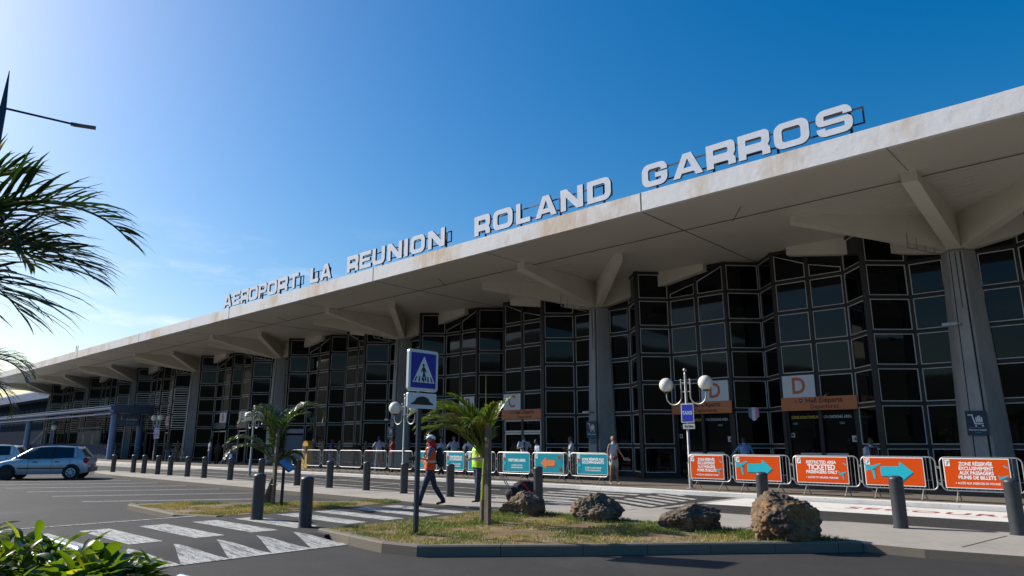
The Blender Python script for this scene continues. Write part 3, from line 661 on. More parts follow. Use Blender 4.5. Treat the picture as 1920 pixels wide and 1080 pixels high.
WORDS = [('AEROPORT', 'leftmost and longest word of upright grey metal letters standing on the roof edge', [(-42.85, -41.68), (-41.57, -40.58), (-40.51, -39.48), (-39.48, -38.35), (-38.29, -37.3), (-37.24, -36.1), (-36.04, -34.92), (-34.8, -33.78)]),
 ('LA', 'two letter word of grey metal letters on the roof edge', [(-32.58, -31.74), (-31.61, -30.52)]),
 ('REUNION', 'seven letter word of grey metal letters in the middle of the roof edge', [(-29.14, -28.13), (-28.06, -27.08), (-27.0, -25.98), (-25.81, -24.68), (-24.53, -24.25), (-24.1, -23.05), (-22.86, -21.72)]),
 ('ROLAND', 'six letter word of grey metal letters ending in D on the roof edge', [(-19.89, -18.95), (-18.81, -17.69), (-17.53, -16.76), (-16.53, -15.44), (-15.28, -14.21), (-14.05, -12.99)]),
 ('GARROS', 'rightmost word of large pale grey letters, beginning with G, on the roof edge', [(-11.74, -10.74), (-10.57, -9.47), (-9.37, -8.38), (-8.31, -7.3), (-7.2, -6.15), (-5.98, -4.98)])]
for wd, lab, xs2 in WORDS:
    xm = (xs2[0][0]+xs2[-1][1])/2; zb_ = 9.94; hh = 0.84 if wd != 'GARROS' else 0.80
    t = thing('roof_lettering', lab, 'sign', (xm, 19.25, ZT), group='words of the roof lettering')
    for ch, (a, b) in zip(wd, xs2): letter(ch, b-a-0.03, hh, 0.09, t, (a-xm, -0.05, zb_-ZT))
    fm = MB(); xa, xb = xs2[0][0]-xm+0.1, xs2[-1][1]-xm+(0.20 if wd in ('AEROPORT', 'REUNION', 'GARROS') else (-0.4 if wd == 'LA' else -0.12))
    for z in (0.32, 0.78): fm.box(((xa+xb)/2, 0.10, z), (xb-xa, 0.04, 0.04))
    nn = max(2, int((xb-xa)/1.9)+1)
    for i in range(nn):
        x = xa+0.35+(xb-xa-0.7)*i/(nn-1); fm.box((x, 0.13, 0.40), (0.06, 0.06, 0.78)); fm.box((x, 0.2, 0.03), (0.3, 0.3, 0.03))
    for x in (xa, xb): fm.box((x, 0.10, 0.55), (0.04, 0.04, 0.5))
    fm.build('support_frame', [LETS], t)
    t.rotation_euler = (0, 0, 0)

# ---------------------------------------------------------------- gate boards and banners
def board(name, lab, cat, x, z, w, h, y, col, group=None, depth=0.05):
    t = thing(name, lab, cat, (x, y, z), group=group)
    m = MB(); m.box((0, 0, 0), (w, depth, h)); m.build('panel', [col], t); return t
DCOL = mat('letter_rust_orange', (0.50, 0.13, 0.03), 0.5)
DPL = mat('banner_text_dark', (0.10, 0.03, 0.012), 0.6)
def gate(xc, side, ch, place, big=True, redder=False):
    x = xc-1.75 if side < 0 else xc+1.72
    t = board('gate_letter_board', 'white board with %s letter %s %s' % ('orange' if ch in 'CD' else 'red', ch, place), 'sign', x, 3.68, 1.22, 0.86, YW-0.12, PWHITE, 'letter boards over the entrances')
    p = MB(); add_text(p, ch, 0.86, Matrix.Translation((0, -0.028, 0.0)) @ FR, 0, bold=0.018, sx=0.86); p.build('lettering', [DCOL if ch in 'CD' else REDP], t)
def banner(xc, side, place, text=True, col=None, ylab='orange'):
    x = xc+side*2.4
    t = board('entrance_banner', '%s banner board %s' % (ylab, place), 'sign', x, 3.02, 2.76, 0.50, YW-0.16, col or SORNG, 'banner boards over the entrances')
    if text:
        p = MB(); T = Matrix.Translation((0, -0.028, 0)) @ FR
        add_text(p, 'Hall Départs', 0.25, T @ Matrix.Translation((0.22, 0.11, 0)), 0, bold=0.007, sx=1.05); p.build('lettering', [DPL], t); p = MB(); add_text(p, 'Departures', 0.21, T @ Matrix.Translation((0.22, -0.12, 0)), 0, bold=0.003, sx=1.05)
        p.build('lettering', [DPL, BLACKP, WHITE], t); p = MB()
        poly_flat(p, [(-0.70, 0.05), (-0.56, 0.05), (-0.56, 0.18), (-0.70, 0.18)], 1, T, 0.003)
        poly_flat(p, [(-0.68, 0.09), (-0.58, 0.13), (-0.58, 0.15), (-0.68, 0.11)], 2, T, 0.005)
        poly_flat(p, [(-0.84, 0.16), (-0.81, 0.16), (-0.81, 0.08), (-0.78, 0.10), (-0.825, 0.045), (-0.87, 0.10), (-0.84, 0.08)], 0, T, 0.003)
        p.build('symbol', [DPL, BLACKP, WHITE], t)
gate(BAYS[1], -1, 'D', 'behind the near street lamp'); gate(BAYS[1], 1, 'D', 'right of the near street lamp')
banner(BAYS[1], -1, 'reading Hall Départs, partly hidden by the taxi sign'); banner(BAYS[1], 1, 'reading Hall Départs at the right hand entrance')
gate(BAYS[2], -1, 'C', 'mostly hidden behind the palm fronds'); gate(BAYS[2], 1, 'C', 'right of the tied palm')
banner(BAYS[2], -1, 'behind the palm fronds'); banner(BAYS[2], 1, 'above the closed white framed doors')
gate(BAYS[4], -1, 'B', 'above the dark banner'); gate(BAYS[4], 1, 'B', 'above the olive banner')
banner(BAYS[4], -1, 'under the left B board', False, mat('banner_dark_blue', (0.01, 0.03, 0.045), 0.5), 'dark blue'); banner(BAYS[4], 1, 'under the right B board', False, mat('banner_olive', (0.12, 0.115, 0.06), 0.5), 'olive')
gate(BAYS[5], 1, 'A', 'beside the blue post, far left')
# trolley signs on columns
def trolley_sign(cx, place, small=False):
    t = board('trolley_sign', 'navy sign with a white luggage trolley symbol on the column %s' % place, 'sign', cx-0.02, 2.18, 0.58, 0.76, 26.24, NAVY, 'trolley signs on the columns', 0.03)
    p = MB(); T = Matrix.Translation((0, -0.018, 0.02)) @ FR
    for q in ([(-0.22, 0.22), (-0.12, 0.22), (-0.06, -0.06), (0.18, -0.06), (0.18, -0.03), (-0.035, -0.03), (-0.09, 0.25), (-0.22, 0.25)], [(-0.02, 0.0), (0.16, 0.0), (0.16, 0.16), (-0.02, 0.16)], [(0.03, 0.17), (0.11, 0.17), (0.11, 0.20), (0.03, 0.20)], disc(0.025, 12, -0.03, -0.11), disc(0.025, 12, 0.15, -0.11)): poly_flat(p, q, 0, T)
    for x in (0.02, 0.07, 0.12): poly_flat(p, [(x-0.006, 0.0), (x+0.006, 0.0), (x+0.006, 0.16), (x-0.006, 0.16)], 2, T, 0.004)
    poly_flat(p, [(-0.22, -0.16), (0.22, -0.16), (0.22, -0.15), (-0.22, -0.15)], 1, T)
    add_text(p, 'Chariots à bagages', 0.075, T @ Matrix.Translation((0, -0.23, 0)), 0, bold=0.001, sx=0.85); add_text(p, 'Trolleys', 0.06, T @ Matrix.Translation((0, -0.31, 0)), 1, sx=0.9)
    p.build('symbol', [WHITE, CYAN, NAVY], t)
trolley_sign(COLS[1], 'at the right edge'); trolley_sign(COLS[2], 'between entrances C and D'); trolley_sign(COLS[3], 'left of entrance C')
t = board('notice_plate', 'small teal plate below the trolley sign between entrances C and D', 'sign', COLS[2]-0.02, 1.66, 0.30, 0.22, 26.27, mat('teal_plate', (0.0, 0.13, 0.14), 0.5), None, 0.02)
# cameras
def cctv(x, y, z, lab, s=1.0):
    t = thing('security_camera', lab, 'camera', (x, y, z), group='security cameras on the columns')
    m = MB(); m.box((-0.18*s, -0.2, 0), (0.34*s, 0.12, 0.10)); m.build('body', [POLEM], t); m = MB(); m.box((0.02, -0.05, 0.0), (0.06, 0.3, 0.05)); m.build('bracket', [POLEM], t)
cctv(COLS[2]+0.05, 26.2, 2.95, 'grey security camera on the column above the trolley sign')
cctv(COLS[1]-0.1, 26.25, 5.35, 'dark floodlight bracket high on the right hand column', 1.3)
cctv(COLS[3]+0.1, 26.2, 2.95, 'grey security camera on the column left of entrance C')
# hanging shield between the D entrances
t = thing('hanging_shield', 'small striped shield plaque fixed on the glass between the two D entrances', 'sign', (-11.85, 26.9, 2.72))
m = MB()
for i, mi in ((-1, 0), (0, 1), (1, 2)):
    x0, x1 = -0.21+0.14*(i+1), -0.07+0.14*(i+1); zb1 = -0.27 if i == 0 else -0.14
    poly_flat(m, [(x0, -0.14 if i != 1 else -0.26), (x1, -0.26 if i == -1 else (-0.14 if i == 1 else -0.26)), (x1, 0.2), (x0, 0.2)] if i else [(x0, -0.26), (0, -0.30), (x1, -0.26), (x1, 0.23), (x0, 0.23)], mi, FR, 0.03)
m.build('plaque', [mat('shield_blue', (0.10, 0.2, 0.28), 0.4), PWHITE, mat('shield_pink', (0.4, 0.2, 0.26), 0.4)], t)
m = MB(); m.box((0, 0.3, 0.15), (0.03, 0.7, 0.03)); m.build('bracket', [FRAME], t)
# ---------------------------------------------------------------- bollards
def bollard_proto():
    m = MB(); m.lathe([(0.115, 0), (0.115, 0.80), (0.118, 0.81), (0.118, 0.83), (0.10, 0.855), (0.06, 0.875), (0.0, 0.88)], 24)
    m.lathe([(0.13, 0), (0.13, 0.012), (0.117, 0.014), (0.0, 0.014)], 24)
    return m.build('bollard', [BOLM], None, True)
BROW = [(-40.1, 13.0), (-38.5, 13.42), (-37.2, 13.45), (-35.45, 13.45), (-34.0, 13.45), (-32.1, 13.45), (-30.4, 13.45), (-27.9, 13.4), (-25.2, 13.3), (-22.6, 13.3), (-20.65, 13.35), (-18.68, 13.42), (-16.72, 13.35), (-14.75, 13.4), (-11.6, 13.48), (-6.05, 13.85), (-3.61, 13.83), (-1.97, 14.1), (0.3, 14.2)]
NAMES = ['beside the rear of the silver hatchback'] + ['']*18
bp0 = bollard_proto(); first = True
def put_bollard(x, y, z, lab, grp):
    global first
    o = bp0 if first else bp0.copy()
    if not first: C.objects.link(o)
    first = False; o.location = (x, y, z); o.rotation_euler = (R(rnd.uniform(-0.6, 0.6)), R(rnd.uniform(-0.6, 0.6)), rnd.uniform(0, 6)); tag(o, lab, 'bollard', grp); return o
put_bollard(-13.3, 7.0, 0.10, 'left one of the two large dark bollards at the near crossing end', 'large near bollards')
put_bollard(-11.48, 6.97, 0.10, 'right one of the two large dark bollards at the near crossing end', 'large near bollards')
desc = {0: 'grey bollard at the far left end of the pavement row, beside the silver hatchback', 14: 'bollard behind the leftmost boulder on the central pavement', 15: 'bollard half hidden behind the big orange brown boulder', 16: 'tall looking bollard in front of the right hand orange arrow panel', 17: 'bollard cut by the right edge of the photo', 13: 'bollard behind the walking worker in the orange vest', 12: 'bollard just left of the pedestrian sign post', 11: 'bollard second left of the pedestrian sign post', 10: 'bollard directly beyond the right near bollard', 9: 'bollard right behind the tilted information panel'}
order = ['second', 'third', 'fourth', 'fifth', 'sixth', 'seventh', 'eighth', 'ninth']
for i, (x, y) in enumerate(BROW):
    lab = desc.get(i) or ('%s grey bollard of the pavement row counted from the silver hatchback' % order[i-1] if i < 9 else 'bollard just outside the right edge of the picture')
    put_bollard(x, y, 0.12, lab, 'bollards along the central pavement')

# ---------------------------------------------------------------- crowd barriers
def barrier(xa, xb, y, lab, panel=None, px=(0.12, 0.86)):
    w = xb-xa; t = thing('crowd_barrier', lab, 'barrier', (xa, y, 0.103), group='galvanised crowd barriers in front of the terminal')
    m = MB(); z0, z1, r = 0.28, 1.10, 0.13; x0, x1 = 0.03, w-0.03
    pts = [(x0+r*1.0, 0, z0)] + [(x1-r+r*math.cos(R(a)), 0, z0+r+r*math.sin(R(a))) for a in range(-90, 1, 18)] + [(x1-r+r*math.cos(R(a)), 0, z1-r+r*math.sin(R(a))) for a in range(0, 91, 18)] + [(x0+r+r*math.cos(R(a)), 0, z1-r+r*math.sin(R(a))) for a in range(90, 181, 18)] + [(x0+r+r*math.cos(R(a)), 0, z0+r+r*math.sin(R(a))) for a in range(180, 271, 18)]
    m.tube(pts, 0.020, 8); m.build('frame', [GALV], t, True)
    m = MB(); n = int(w/0.105)
    for i in range(1, n): m.tube([(x0+(x1-x0)*i/n, 0, z0), (x0+(x1-x0)*i/n, 0, z1)], 0.0075, 5)
    m.build('bars', [GALV], t, True)
    for x in (w*0.2, w*0.8):
        for s in (-1, 1):
            m = MB(); m.tube([(x, 0, z0), (x+0.0, s*0.30, 0.0)], 0.013, 6); m.tube([(x, s*0.26, 0.015), (x, s*0.34, 0.0)], 0.016, 6); m.build('leg', [GALV], t, True)
    m = MB()
    for z in (0.45, 0.86): m.box((w-0.0, 0, z), (0.09, 0.03, 0.035)); m.box((0.0, 0, z-0.03), (0.07, 0.03, 0.035))
    m.build('coupling', [GALV], t)
    if panel: panel(t, px[0]*w, px[1]*w)
    return t
def panel_base(t, xa, xb, col, z0=0.345, z1=1.085):
    m = MB(); m.box(((xa+xb)/2, -0.035, (z0+z1)/2), (xb-xa, 0.006, z1-z0), 0); b = m.build('panel', [WHITE], t)
    m = MB(); e = 0.022; m.box(((xa+xb)/2, -0.040, (z0+z1)/2), (xb-xa-2*e, 0.004, z1-z0-2*e), 0); m.build('print', [col], b)
    m = MB(); m.box((xa+0.10, -0.044, z1-0.12), (0.11, 0.003, 0.16), 0)
    T = Matrix.Translation((xa+0.10, -0.0465, z1-0.12)) @ FR
    poly_flat(m, [(-0.04, -0.05), (0.01, 0.03), (0.04, 0.03), (0.0, -0.05)], 1, T); poly_flat(m, [(-0.045, 0.035), (0.045, 0.035), (0.045, 0.05), (-0.045, 0.05)], 2, T)
    m.build('emblem', [WHITE, CYAN, mat('emblem_grey', (0.25, 0.27, 0.3), 0.6)], b)
    return b, Matrix.Translation((0, -0.044, 0)) @ FR
ARR = [(-0.40, -0.12), (0.08, -0.13), (0.08, -0.22), (0.10, -0.245), (0.40, -0.01), (0.10, 0.245), (0.07, 0.22), (0.07, 0.13), (-0.40, 0.12), (-0.42, 0.0)]
def plane_mark(m, T, x, z, s, mi, mj):
    P = lambda l: [(x+a*s, z+b*s) for a, b in l]
    poly_flat(m, P([(-0.16, -0.10), (-0.02, -0.03), (0.10, 0.02), (0.22, 0.10), (0.25, 0.12), (0.21, 0.13), (0.06, 0.08), (-0.06, 0.06), (-0.17, 0.0)]), mi, T)
    poly_flat(m, P([(-0.03, -0.02), (0.05, 0.01), (0.075, -0.30), (0.03, -0.32)]), mi, T, 0.003); poly_flat(m, P([(-0.16, 0.0), (-0.10, 0.03), (-0.17, 0.13), (-0.21, 0.12)]), mi, T, 0.003)
    poly_flat(m, P([(0.0, -0.05), (0.09, -0.06), (0.10, -0.03), (0.02, -0.02)]), mj, T, 0.004)
def p_arrow_orange(t, xa, xb):
    b, T = panel_base(t, xa, xb, ORNG); m = MB(); cx = (xa+xb)/2+0.08; s = (xb-xa)/1.42
    poly_flat(m, [(cx+(a+0.012)*s*0.95, 0.705+(c-0.014)*s) for a, c in ARR], 1, T, 0.0018); poly_flat(m, [(cx+a*s*0.95, 0.72+c*s) for a, c in ARR], 0, T, 0.0035)
    plane_mark(m, T, xa+0.20, 0.80, 0.95, 0, 1); m.build('drawing', [CYAN, CYAND], b)
def p_text(lines, col, tail=None, deco='plane'):
    def f(t, xa, xb):
        b, T = panel_base(t, xa, xb, col); cx = (xa+xb)/2+(0.0 if deco == 'plane' else 0.05); k = (xb-xa)/1.42*(0.82 if deco == 'plane' else 0.9)
        for (s, size, z, bold) in lines: m = MB(); add_text(m, s, size, T @ Matrix.Translation((cx, z, 0)), 0, bold=bold, sx=1.0*k, ext=0.0025); m.build('lettering', [WHITE], b)
        m = MB()
        if deco == 'plane': plane_mark(m, T, xb-0.16, 0.62, 0.50, 0, 1); m.build('drawing', [CYAN, CYAND], b); m = MB(); poly_flat(m, [(xb-0.13, 0.90), (xb-0.03, 0.84), (xb-0.03, 0.87), (xb-0.12, 0.925)], 0, T)
        else:
            for (x, z, r, mi) in ((xa+0.11, 0.68, 0.10, 1), (xa+0.11, 0.68, 0.075, 0), (xa+0.09, 0.45, 0.05, 1), (xa+0.09, 0.45, 0.035, 2)): poly_flat(m, disc(r, 16, x, z), mi, T, 0.002 if mi == 1 else 0.004)
            m.box((xa+0.10, -0.046, 0.86), (0.12, 0.003, 0.09), 3)
        m.build('drawing', [CYAN if deco == 'plane' else mat('ball_blue', (0.0, 0.42, 0.52), 0.4), CYAND, mat('ball_dark', (0.0, 0.2, 0.28), 0.4), REDP], b)
    return f
def p_arrow_teal(t, xa, xb):
    b, T = panel_base(t, xa, xb, TEAL); m = MB(); cx = (xa+xb)/2-0.06; s = (xb-xa)/1.42*0.86
    poly_flat(m, [(cx-(a-0.012)*s, 0.705+(c-0.014)*s) for a, c in ARR], 1, T, 0.0018); poly_flat(m, [(cx-a*s, 0.72+c*s) for a, c in ARR], 0, T, 0.0035)
    for (x, z, r, mi) in ((xb-0.17, 0.50, 0.08, 1), (xb-0.10, 0.44, 0.06, 3), (xb-0.22, 0.93, 0.07, 1), (xb-0.1, 1.0, 0.05, 2), (xb-0.09, 0.8, 0.06, 3)): poly_flat(m, disc(r, 14, x, z), mi, T, 0.003)
    m.build('drawing', [ORPR, ORPRD, REDP, mat('ball_teal_dark', (0.0, 0.17, 0.24), 0.5)], b)
T_FR = p_text([('ZONE RÉSERVÉE AUX', 0.115, 0.88, 0.005), ('ACCOMPAGNANTS', 0.125, 0.77, 0.005), ('ACCÈS AUX BOUTIQUES', 0.075, 0.58, 0.0015), ('ET AUX RESTAURANTS.', 0.075, 0.49, 0.0015)], TEAL, deco='ball')
T_EN = p_text([('VISITORS AREA', 0.15, 0.79, 0.006), ('ACCESS TO SHOPS', 0.075, 0.60, 0.0015), ('AND RESTAURANTS', 0.075, 0.51, 0.0015)], TEAL, deco='ball')
O_FR = p_text([('ZONE RÉSERVÉE', 0.120, 0.94, 0.004), ('EXCLUSIVEMENT', 0.120, 0.83, 0.004), ('AUX PASSAGERS', 0.120, 0.72, 0.004), ('MUNIS DE BILLETS', 0.120, 0.61, 0.004), ('+ ACCÈS AUX AGENCES DE VOYAGE', 0.070, 0.47, 0.0015)], ORNG)
O_EN = p_text([('RESTRICTED AREA', 0.120, 0.92, 0.004), ('TICKETED', 0.20, 0.78, 0.007), ('PASSENGERS ONLY', 0.120, 0.65, 0.004), ('+ ACCESS TO AIRLINES AGENCIES', 0.070, 0.50, 0.0015)], ORNG)
YB = 21.0
BAR = [(-36.4, -35.05, 'leftmost bare crowd barrier, beside the palm tree by the service door', None), (-34.85, -33.45, 'bare crowd barrier with the ginger haired woman behind it', None), (-33.3, -31.85, 'narrow bare crowd barrier with the woman in the blue shirt behind it', None),
 (-31.7, -29.7, 'wide bare crowd barrier with the seated looking dark figures behind it', None), (-29.55, -27.65, 'bare crowd barrier with the man in khaki trousers behind it', None), (-27.55, -25.7, 'bare crowd barrier between the column sign and the walking worker', None),
 (-25.6, -23.75, 'barrier with teal arrow panel partly hidden by the orange vested worker', p_arrow_teal), (-23.65, -22.2, 'barrier with teal text panel right of the orange vested worker', T_FR), (-22.15, -20.35, 'barrier with teal arrow panel partly hidden by the yellow vested worker', p_arrow_teal),
 (-20.3, -18.45, 'barrier with teal panel reading VISITORS AREA', T_EN), (-18.4, -16.55, 'barrier with unobstructed teal panel and brown left arrow', p_arrow_teal), (-16.5, -14.75, 'barrier with teal panel reading ZONE RÉSERVÉE AUX ACCOMPAGNANTS, left of the woman', T_FR),
 (-11.6, -10.12, 'barrier with the leftmost orange text panel, at the foot of the taxi lamp', O_FR), (-10.08, -8.25, 'barrier with orange panel and turquoise right arrow, below the man in the blue shirt', p_arrow_orange), (-8.2, -6.35, 'barrier with orange panel reading TICKETED', O_EN),
 (-6.33, -4.47, 'barrier with orange panel and turquoise right arrow, behind the tall looking bollard', p_arrow_orange), (-4.43, -2.62, 'barrier with large orange text panel at the right edge', O_FR), (-2.55, -0.7, 'bare crowd barrier cut by the right edge', None)]
for (a, b, lab, pn) in BAR: barrier(a, b, YB, lab, pn, (0.20, 0.985) if pn in (T_EN, T_FR) else ((0.10, 0.88) if pn is p_arrow_teal else (0.06, 0.84)))

# ---------------------------------------------------------------- globe street lamps
def lamp(x, y, z, h, lab, spread=0.72, taxis=False, lean=0.0):
    t = thing('street_lamp', lab, 'street lamp', (x, y, z), group='twin globe street lamps')
    t.rotation_euler = (0, R(lean), 0)
    m = MB(); m.lathe([(0.14, 0), (0.14, 0.02), (0.065, 0.03), (0.062, 0.8), (0.05, 0.82), (0.042, h-0.25), (0.03, h-0.15), (0.02, h-0.14)], 14); m.build('pole', [POLEM], t, True)
    m = MB(); m.ball((0, 0, h-0.07), 0.065, 12, 8); m.build('finial', [POLEM], t, True)
    for s in (-1, 1):
        m = MB(); zc = h-0.95; rr_ = (spread-0.17)/2; xm = s*(0.17+rr_)
        pts = [(s*0.17, 0, h-0.42)] + [(xm-s*rr_*math.cos(R(a)), 0, zc-rr_*math.sin(R(a))) for a in range(0, 181, 15)] + [(s*spread, 0, zc+0.15)]
        m.tube(pts, 0.024, 8); m.tube([(0, 0, h-0.5), (s*0.19, 0, h-0.5)], 0.018, 6); m.tube([(0, 0, h-0.80), (s*0.19, 0, h-0.80)], 0.018, 6); m.ball((s*0.17, 0, h-0.40), 0.035, 8, 6)
        a_ = m.build('arm', [POLEM], t, True)
        m = MB(); m.lathe([(0.0, zc+0.14), (0.09, zc+0.14), (0.10, zc+0.19), (0.0, zc+0.19)], 14, M=Matrix.Translation((s*spread, 0, 0))); m.build('socket', [LETS], a_)
        m = MB(); m.ball((s*spread, 0, zc+0.41), 0.245, 24, 16); m.build('globe', [LAMPG], a_, True)
    if taxis:
        sg = thing('taxi_sign', 'blue TAXIS plate with small white plate below, fixed on the %s street lamp' % taxis[0], 'sign', (x, y, z), group='blue taxi signs'); sg.rotation_euler = (0, R(lean), 0)
        X, zt_, w_, h_ = taxis[1:]
        m = MB(); m.box((X, -0.075, zt_), (w_, 0.03, h_)); m.build('plate', [PWHITE], sg)
        m = MB(); m.box((X, -0.093, zt_), (w_-0.05, 0.006, h_-0.05)); m.build('face', [SBLUE], sg)
        m = MB(); add_text(m, 'TAXIS', w_*0.36, Matrix.Translation((X, -0.10, zt_)) @ FR, 0, bold=0.004, sx=0.85); m.build('lettering', [mat('taxi_text', (0.35, 0.45, 0.62), 0.5)], sg)
        m = MB(); m.box((X+0.03, -0.075, zt_-h_/2-0.13), (w_*0.95, 0.03, 0.17)); m.build('small_plate', [mat('dull_plate', (0.30, 0.31, 0.32), 0.5)], sg)
        m = MB(); add_text(m, '1h à 15mn', 0.10, Matrix.Translation((X+0.03, -0.095, zt_-h_/2-0.13)) @ FR, 0, bold=0.002, sx=0.75); m.build('lettering', [BLACKP], sg)
    return t
lamp(-11.76, 21.39, 0.10, 3.97, 'twin globe lamp standing nearest, in front of the D entrances', 0.74, ('nearest', 0.06, 2.45, 0.46, 0.62))
lamp(-21.5, 17.1, 0.0, 3.45, 'twin globe lamp beside the blue pedestrian crossing sign', 0.62)
lamp(-32.85, 16.75, 0.0, 3.40, 'twin globe lamp left of the staked palm, in front of entrance B', 0.50)
lamp(-62.1, 23.1, 0.10, 4.10, 'small distant twin globe lamp near the blue posts', 0.70, ('farthest', 0.35, 2.4, 1.15, 0.66))
# far single globe lamp by the stairs, left
t = thing('globe_lamp', 'tiny white globe lamp seen between the blue canopy post and the stairs, far left', 'street lamp', (-95, 24, 0.1))
m = MB(); m.tube([(0, 0, 0), (0, 0, 3.0)], 0.05, 8); m.build('pole', [POLEM], t); m = MB(); m.ball((0, 0, 3.25), 0.32, 14, 10); m.build('globe', [LAMPG], t, True)

# ---------------------------------------------------------------- pedestrian crossing sign (faces the traffic, +X)
t = thing('crossing_sign', 'blue pedestrian crossing sign with speed hump plate on a dark post in the grass', 'sign', (-8.96, 7.42, 0.13), R(90)+R(3))
m = MB(); m.box((0, 0, 1.45), (0.08, 0.04, 2.9)); m.build('post', [DKPOLE], t)
def rr_plate(mb, w, h, r, cz, y0, th, mi):
    poly_flat(mb, rrect(w, h, r, -w/2, cz-h/2), mi, Matrix.Translation((0, y0, 0)) @ FR, th)
m = MB(); rr_plate(m, 0.66, 0.68, 0.05, 2.60, -0.03, 0.05, 0); pl = m.build('main_plate', [mat('plate_rim', (0.66, 0.68, 0.70), 0.35, 0.3)], t)
m = MB(); rr_plate(m, 0.555, 0.575, 0.015, 2.60, -0.082, 0.004, 0); m.build('blue_face', [SBLUE], pl)
T = Matrix.Translation((0, -0.088, 2.60)) @ FR
m = MB(); poly_flat(m, [(-0.245, -0.20), (0.245, -0.20), (0, 0.235)], 0, T, 0.004); m.build('triangle', [WHITE], pl)
m = MB(); T2 = Matrix.Translation((0, -0.093, 2.60)) @ FR
for q in (disc(0.024, 14, -0.015, 0.085), [(-0.035, 0.055), (0.005, 0.058), (0.028, 0.03), (0.055, -0.03), (0.045, -0.04), (0.012, 0.0), (0.018, -0.055), (0.05, -0.12), (0.055, -0.165), (0.035, -0.165), (0.005, -0.09), (-0.03, -0.16), (-0.055, -0.165), (-0.02, -0.06), (-0.025, 0.0), (-0.055, -0.03), (-0.065, -0.02)],
    [(-0.215, -0.185), (-0.18, -0.185), (-0.15, -0.10), (-0.168, -0.10)], [(-0.125, -0.185), (-0.09, -0.185), (-0.085, -0.10), (-0.105, -0.10)], [(-0.025, -0.185), (0.015, -0.185), (0.012, -0.13), (-0.018, -0.13)], [(0.075, -0.185), (0.115, -0.185), (0.10, -0.10), (0.08, -0.10)], [(0.17, -0.185), (0.205, -0.185), (0.158, -0.10), (0.138, -0.10)]): poly_flat(m, q, 0, T2, 0.003)
m.build('symbol', [BLACKP], pl)
m = MB(); rr_plate(m, 0.64, 0.25, 0.03, 2.105, -0.03, 0.04, 0); pl2 = m.build('hump_plate', [mat('plate_white', (0.70, 0.72, 0.74), 0.35)], t)
m = MB(); hp = [(-0.25, -0.065), (0.25, -0.065), (0.24, -0.045)]+[(0.17*math.cos(a)*1.0, -0.045+0.115*max(0, math.sin(a))**0.8) for a in [math.pi*i/14 for i in range(1, 14)]]+[(-0.24, -0.045)]
poly_flat(m, hp, 0, Matrix.Translation((0, -0.072, 2.105)) @ FR, 0.004); m.build('symbol', [BLACKP], pl2)

# tilted information panel on the left island
t = thing('information_panel', 'black post with a tilted blue topped information panel beside the left staked palm', 'sign', (-15.5, 8.75, 0.11), R(42.8))
m = MB(); m.box((0.0, 0, 0.45), (0.06, 0.05, 0.9)); m.build('post', [BLACKP], t)
m = MB(); T = Matrix.Translation((0.06, 0.0, 0.93)) @ Matrix.Rotation(R(38), 4, 'Y') @ Matrix.Rotation(R(16), 4, 'X'); m.box((0, 0, 0), (0.36, 0.34, 0.03), 0, T); m.box((0, 0, 0.018), (0.33, 0.31, 0.006), 1, T)
m.build('panel', [BOLM, mat('info_blue', (0.05, 0.22, 0.45), 0.3)], t)

# ---------------------------------------------------------------- boulders
def boulder(name_lab, loc, sz, seed, cols, rz=0, shape=None):
    bm = bmesh.new(); bmesh.ops.create_icosphere(bm, subdivisions=6, radius=1.0); r = random.Random(seed)
    planes = []
    for _ in range(15):
        n = Vector((r.uniform(-1, 1), r.uniform(-1, 1), r.uniform(-0.5, 1))).normalized(); planes.append((n, r.uniform(0.66, 0.93)))
    if shape: planes += [(Vector(n).normalized(), d) for n, d in shape]
    for v in bm.verts:
        p = v.co.copy()
        for n, d in planes:
            k = p.dot(n)-d
            if k > 0: p -= n*k*0.93
        q = v.co*1.4+Vector((seed*3.1, 0, 0))
        e = 0.12*noise.fractal(q*1.3, 1.0, 2.0, 6)+0.08*abs(noise.noise(q*4.0))+0.045*noise.noise(q*9)+0.02*noise.noise(q*24)
        p += v.co*e
        v.co = (p.x*sz[0]/2, p.y*sz[1]/2, p.z*sz[2]/2)
        if v.co.z < -sz[2]*0.42: v.co.z = -sz[2]*0.42
    me = bpy.data.meshes.new('boulder'); bm.to_mesh(me); bm.free(); me.materials.append(cols); me.polygons.foreach_set('use_smooth', [True]*len(me.polygons)); me.update()
    o = link('boulder', me); o.location = (loc[0], loc[1], 0.12+sz[2]*0.33); o.rotation_euler = (0, 0, rz); tag(o, name_lab, 'boulder', 'boulders on the traffic island'); return o
RK1 = layered('rock_grey', (0.15, 0.11, 0.075), [((0.05, 0.045, 0.042), 3, (1, 1, 1), 0.42, 0.6, 0.8), ((0.26, 0.21, 0.15), 8, (1, 1, 1), 0.52, 0.66, 0.7), ((0.03, 0.03, 0.03), 22, (1, 1, 1), 0.55, 0.66, 0.7)], rough=0.9, bump=1.0, bump_s=26)
RK2 = layered('rock_orange', (0.15, 0.10, 0.06), [((0.30, 0.13, 0.04), 1.6, (1, 1, 1), 0.47, 0.58, 0.75), ((0.045, 0.04, 0.037), 2.4, (1, 1, 1), 0.50, 0.62, 0.85), ((0.34, 0.27, 0.18), 9, (1, 1, 1), 0.55, 0.68, 0.6), ((0.03, 0.025, 0.02), 20, (1, 1, 1), 0.57, 0.68, 0.8)], rough=0.9, bump=1.0, bump_s=24)
boulder('leftmost boulder, a sloping grey brown rock beside the tied palm', (-9.85, 10.95), (1.02, 0.9, 0.64), 11, RK1, R(40), [((-1, 0, 0.9), 0.52), ((1, 0.1, 0.15), 0.8)])
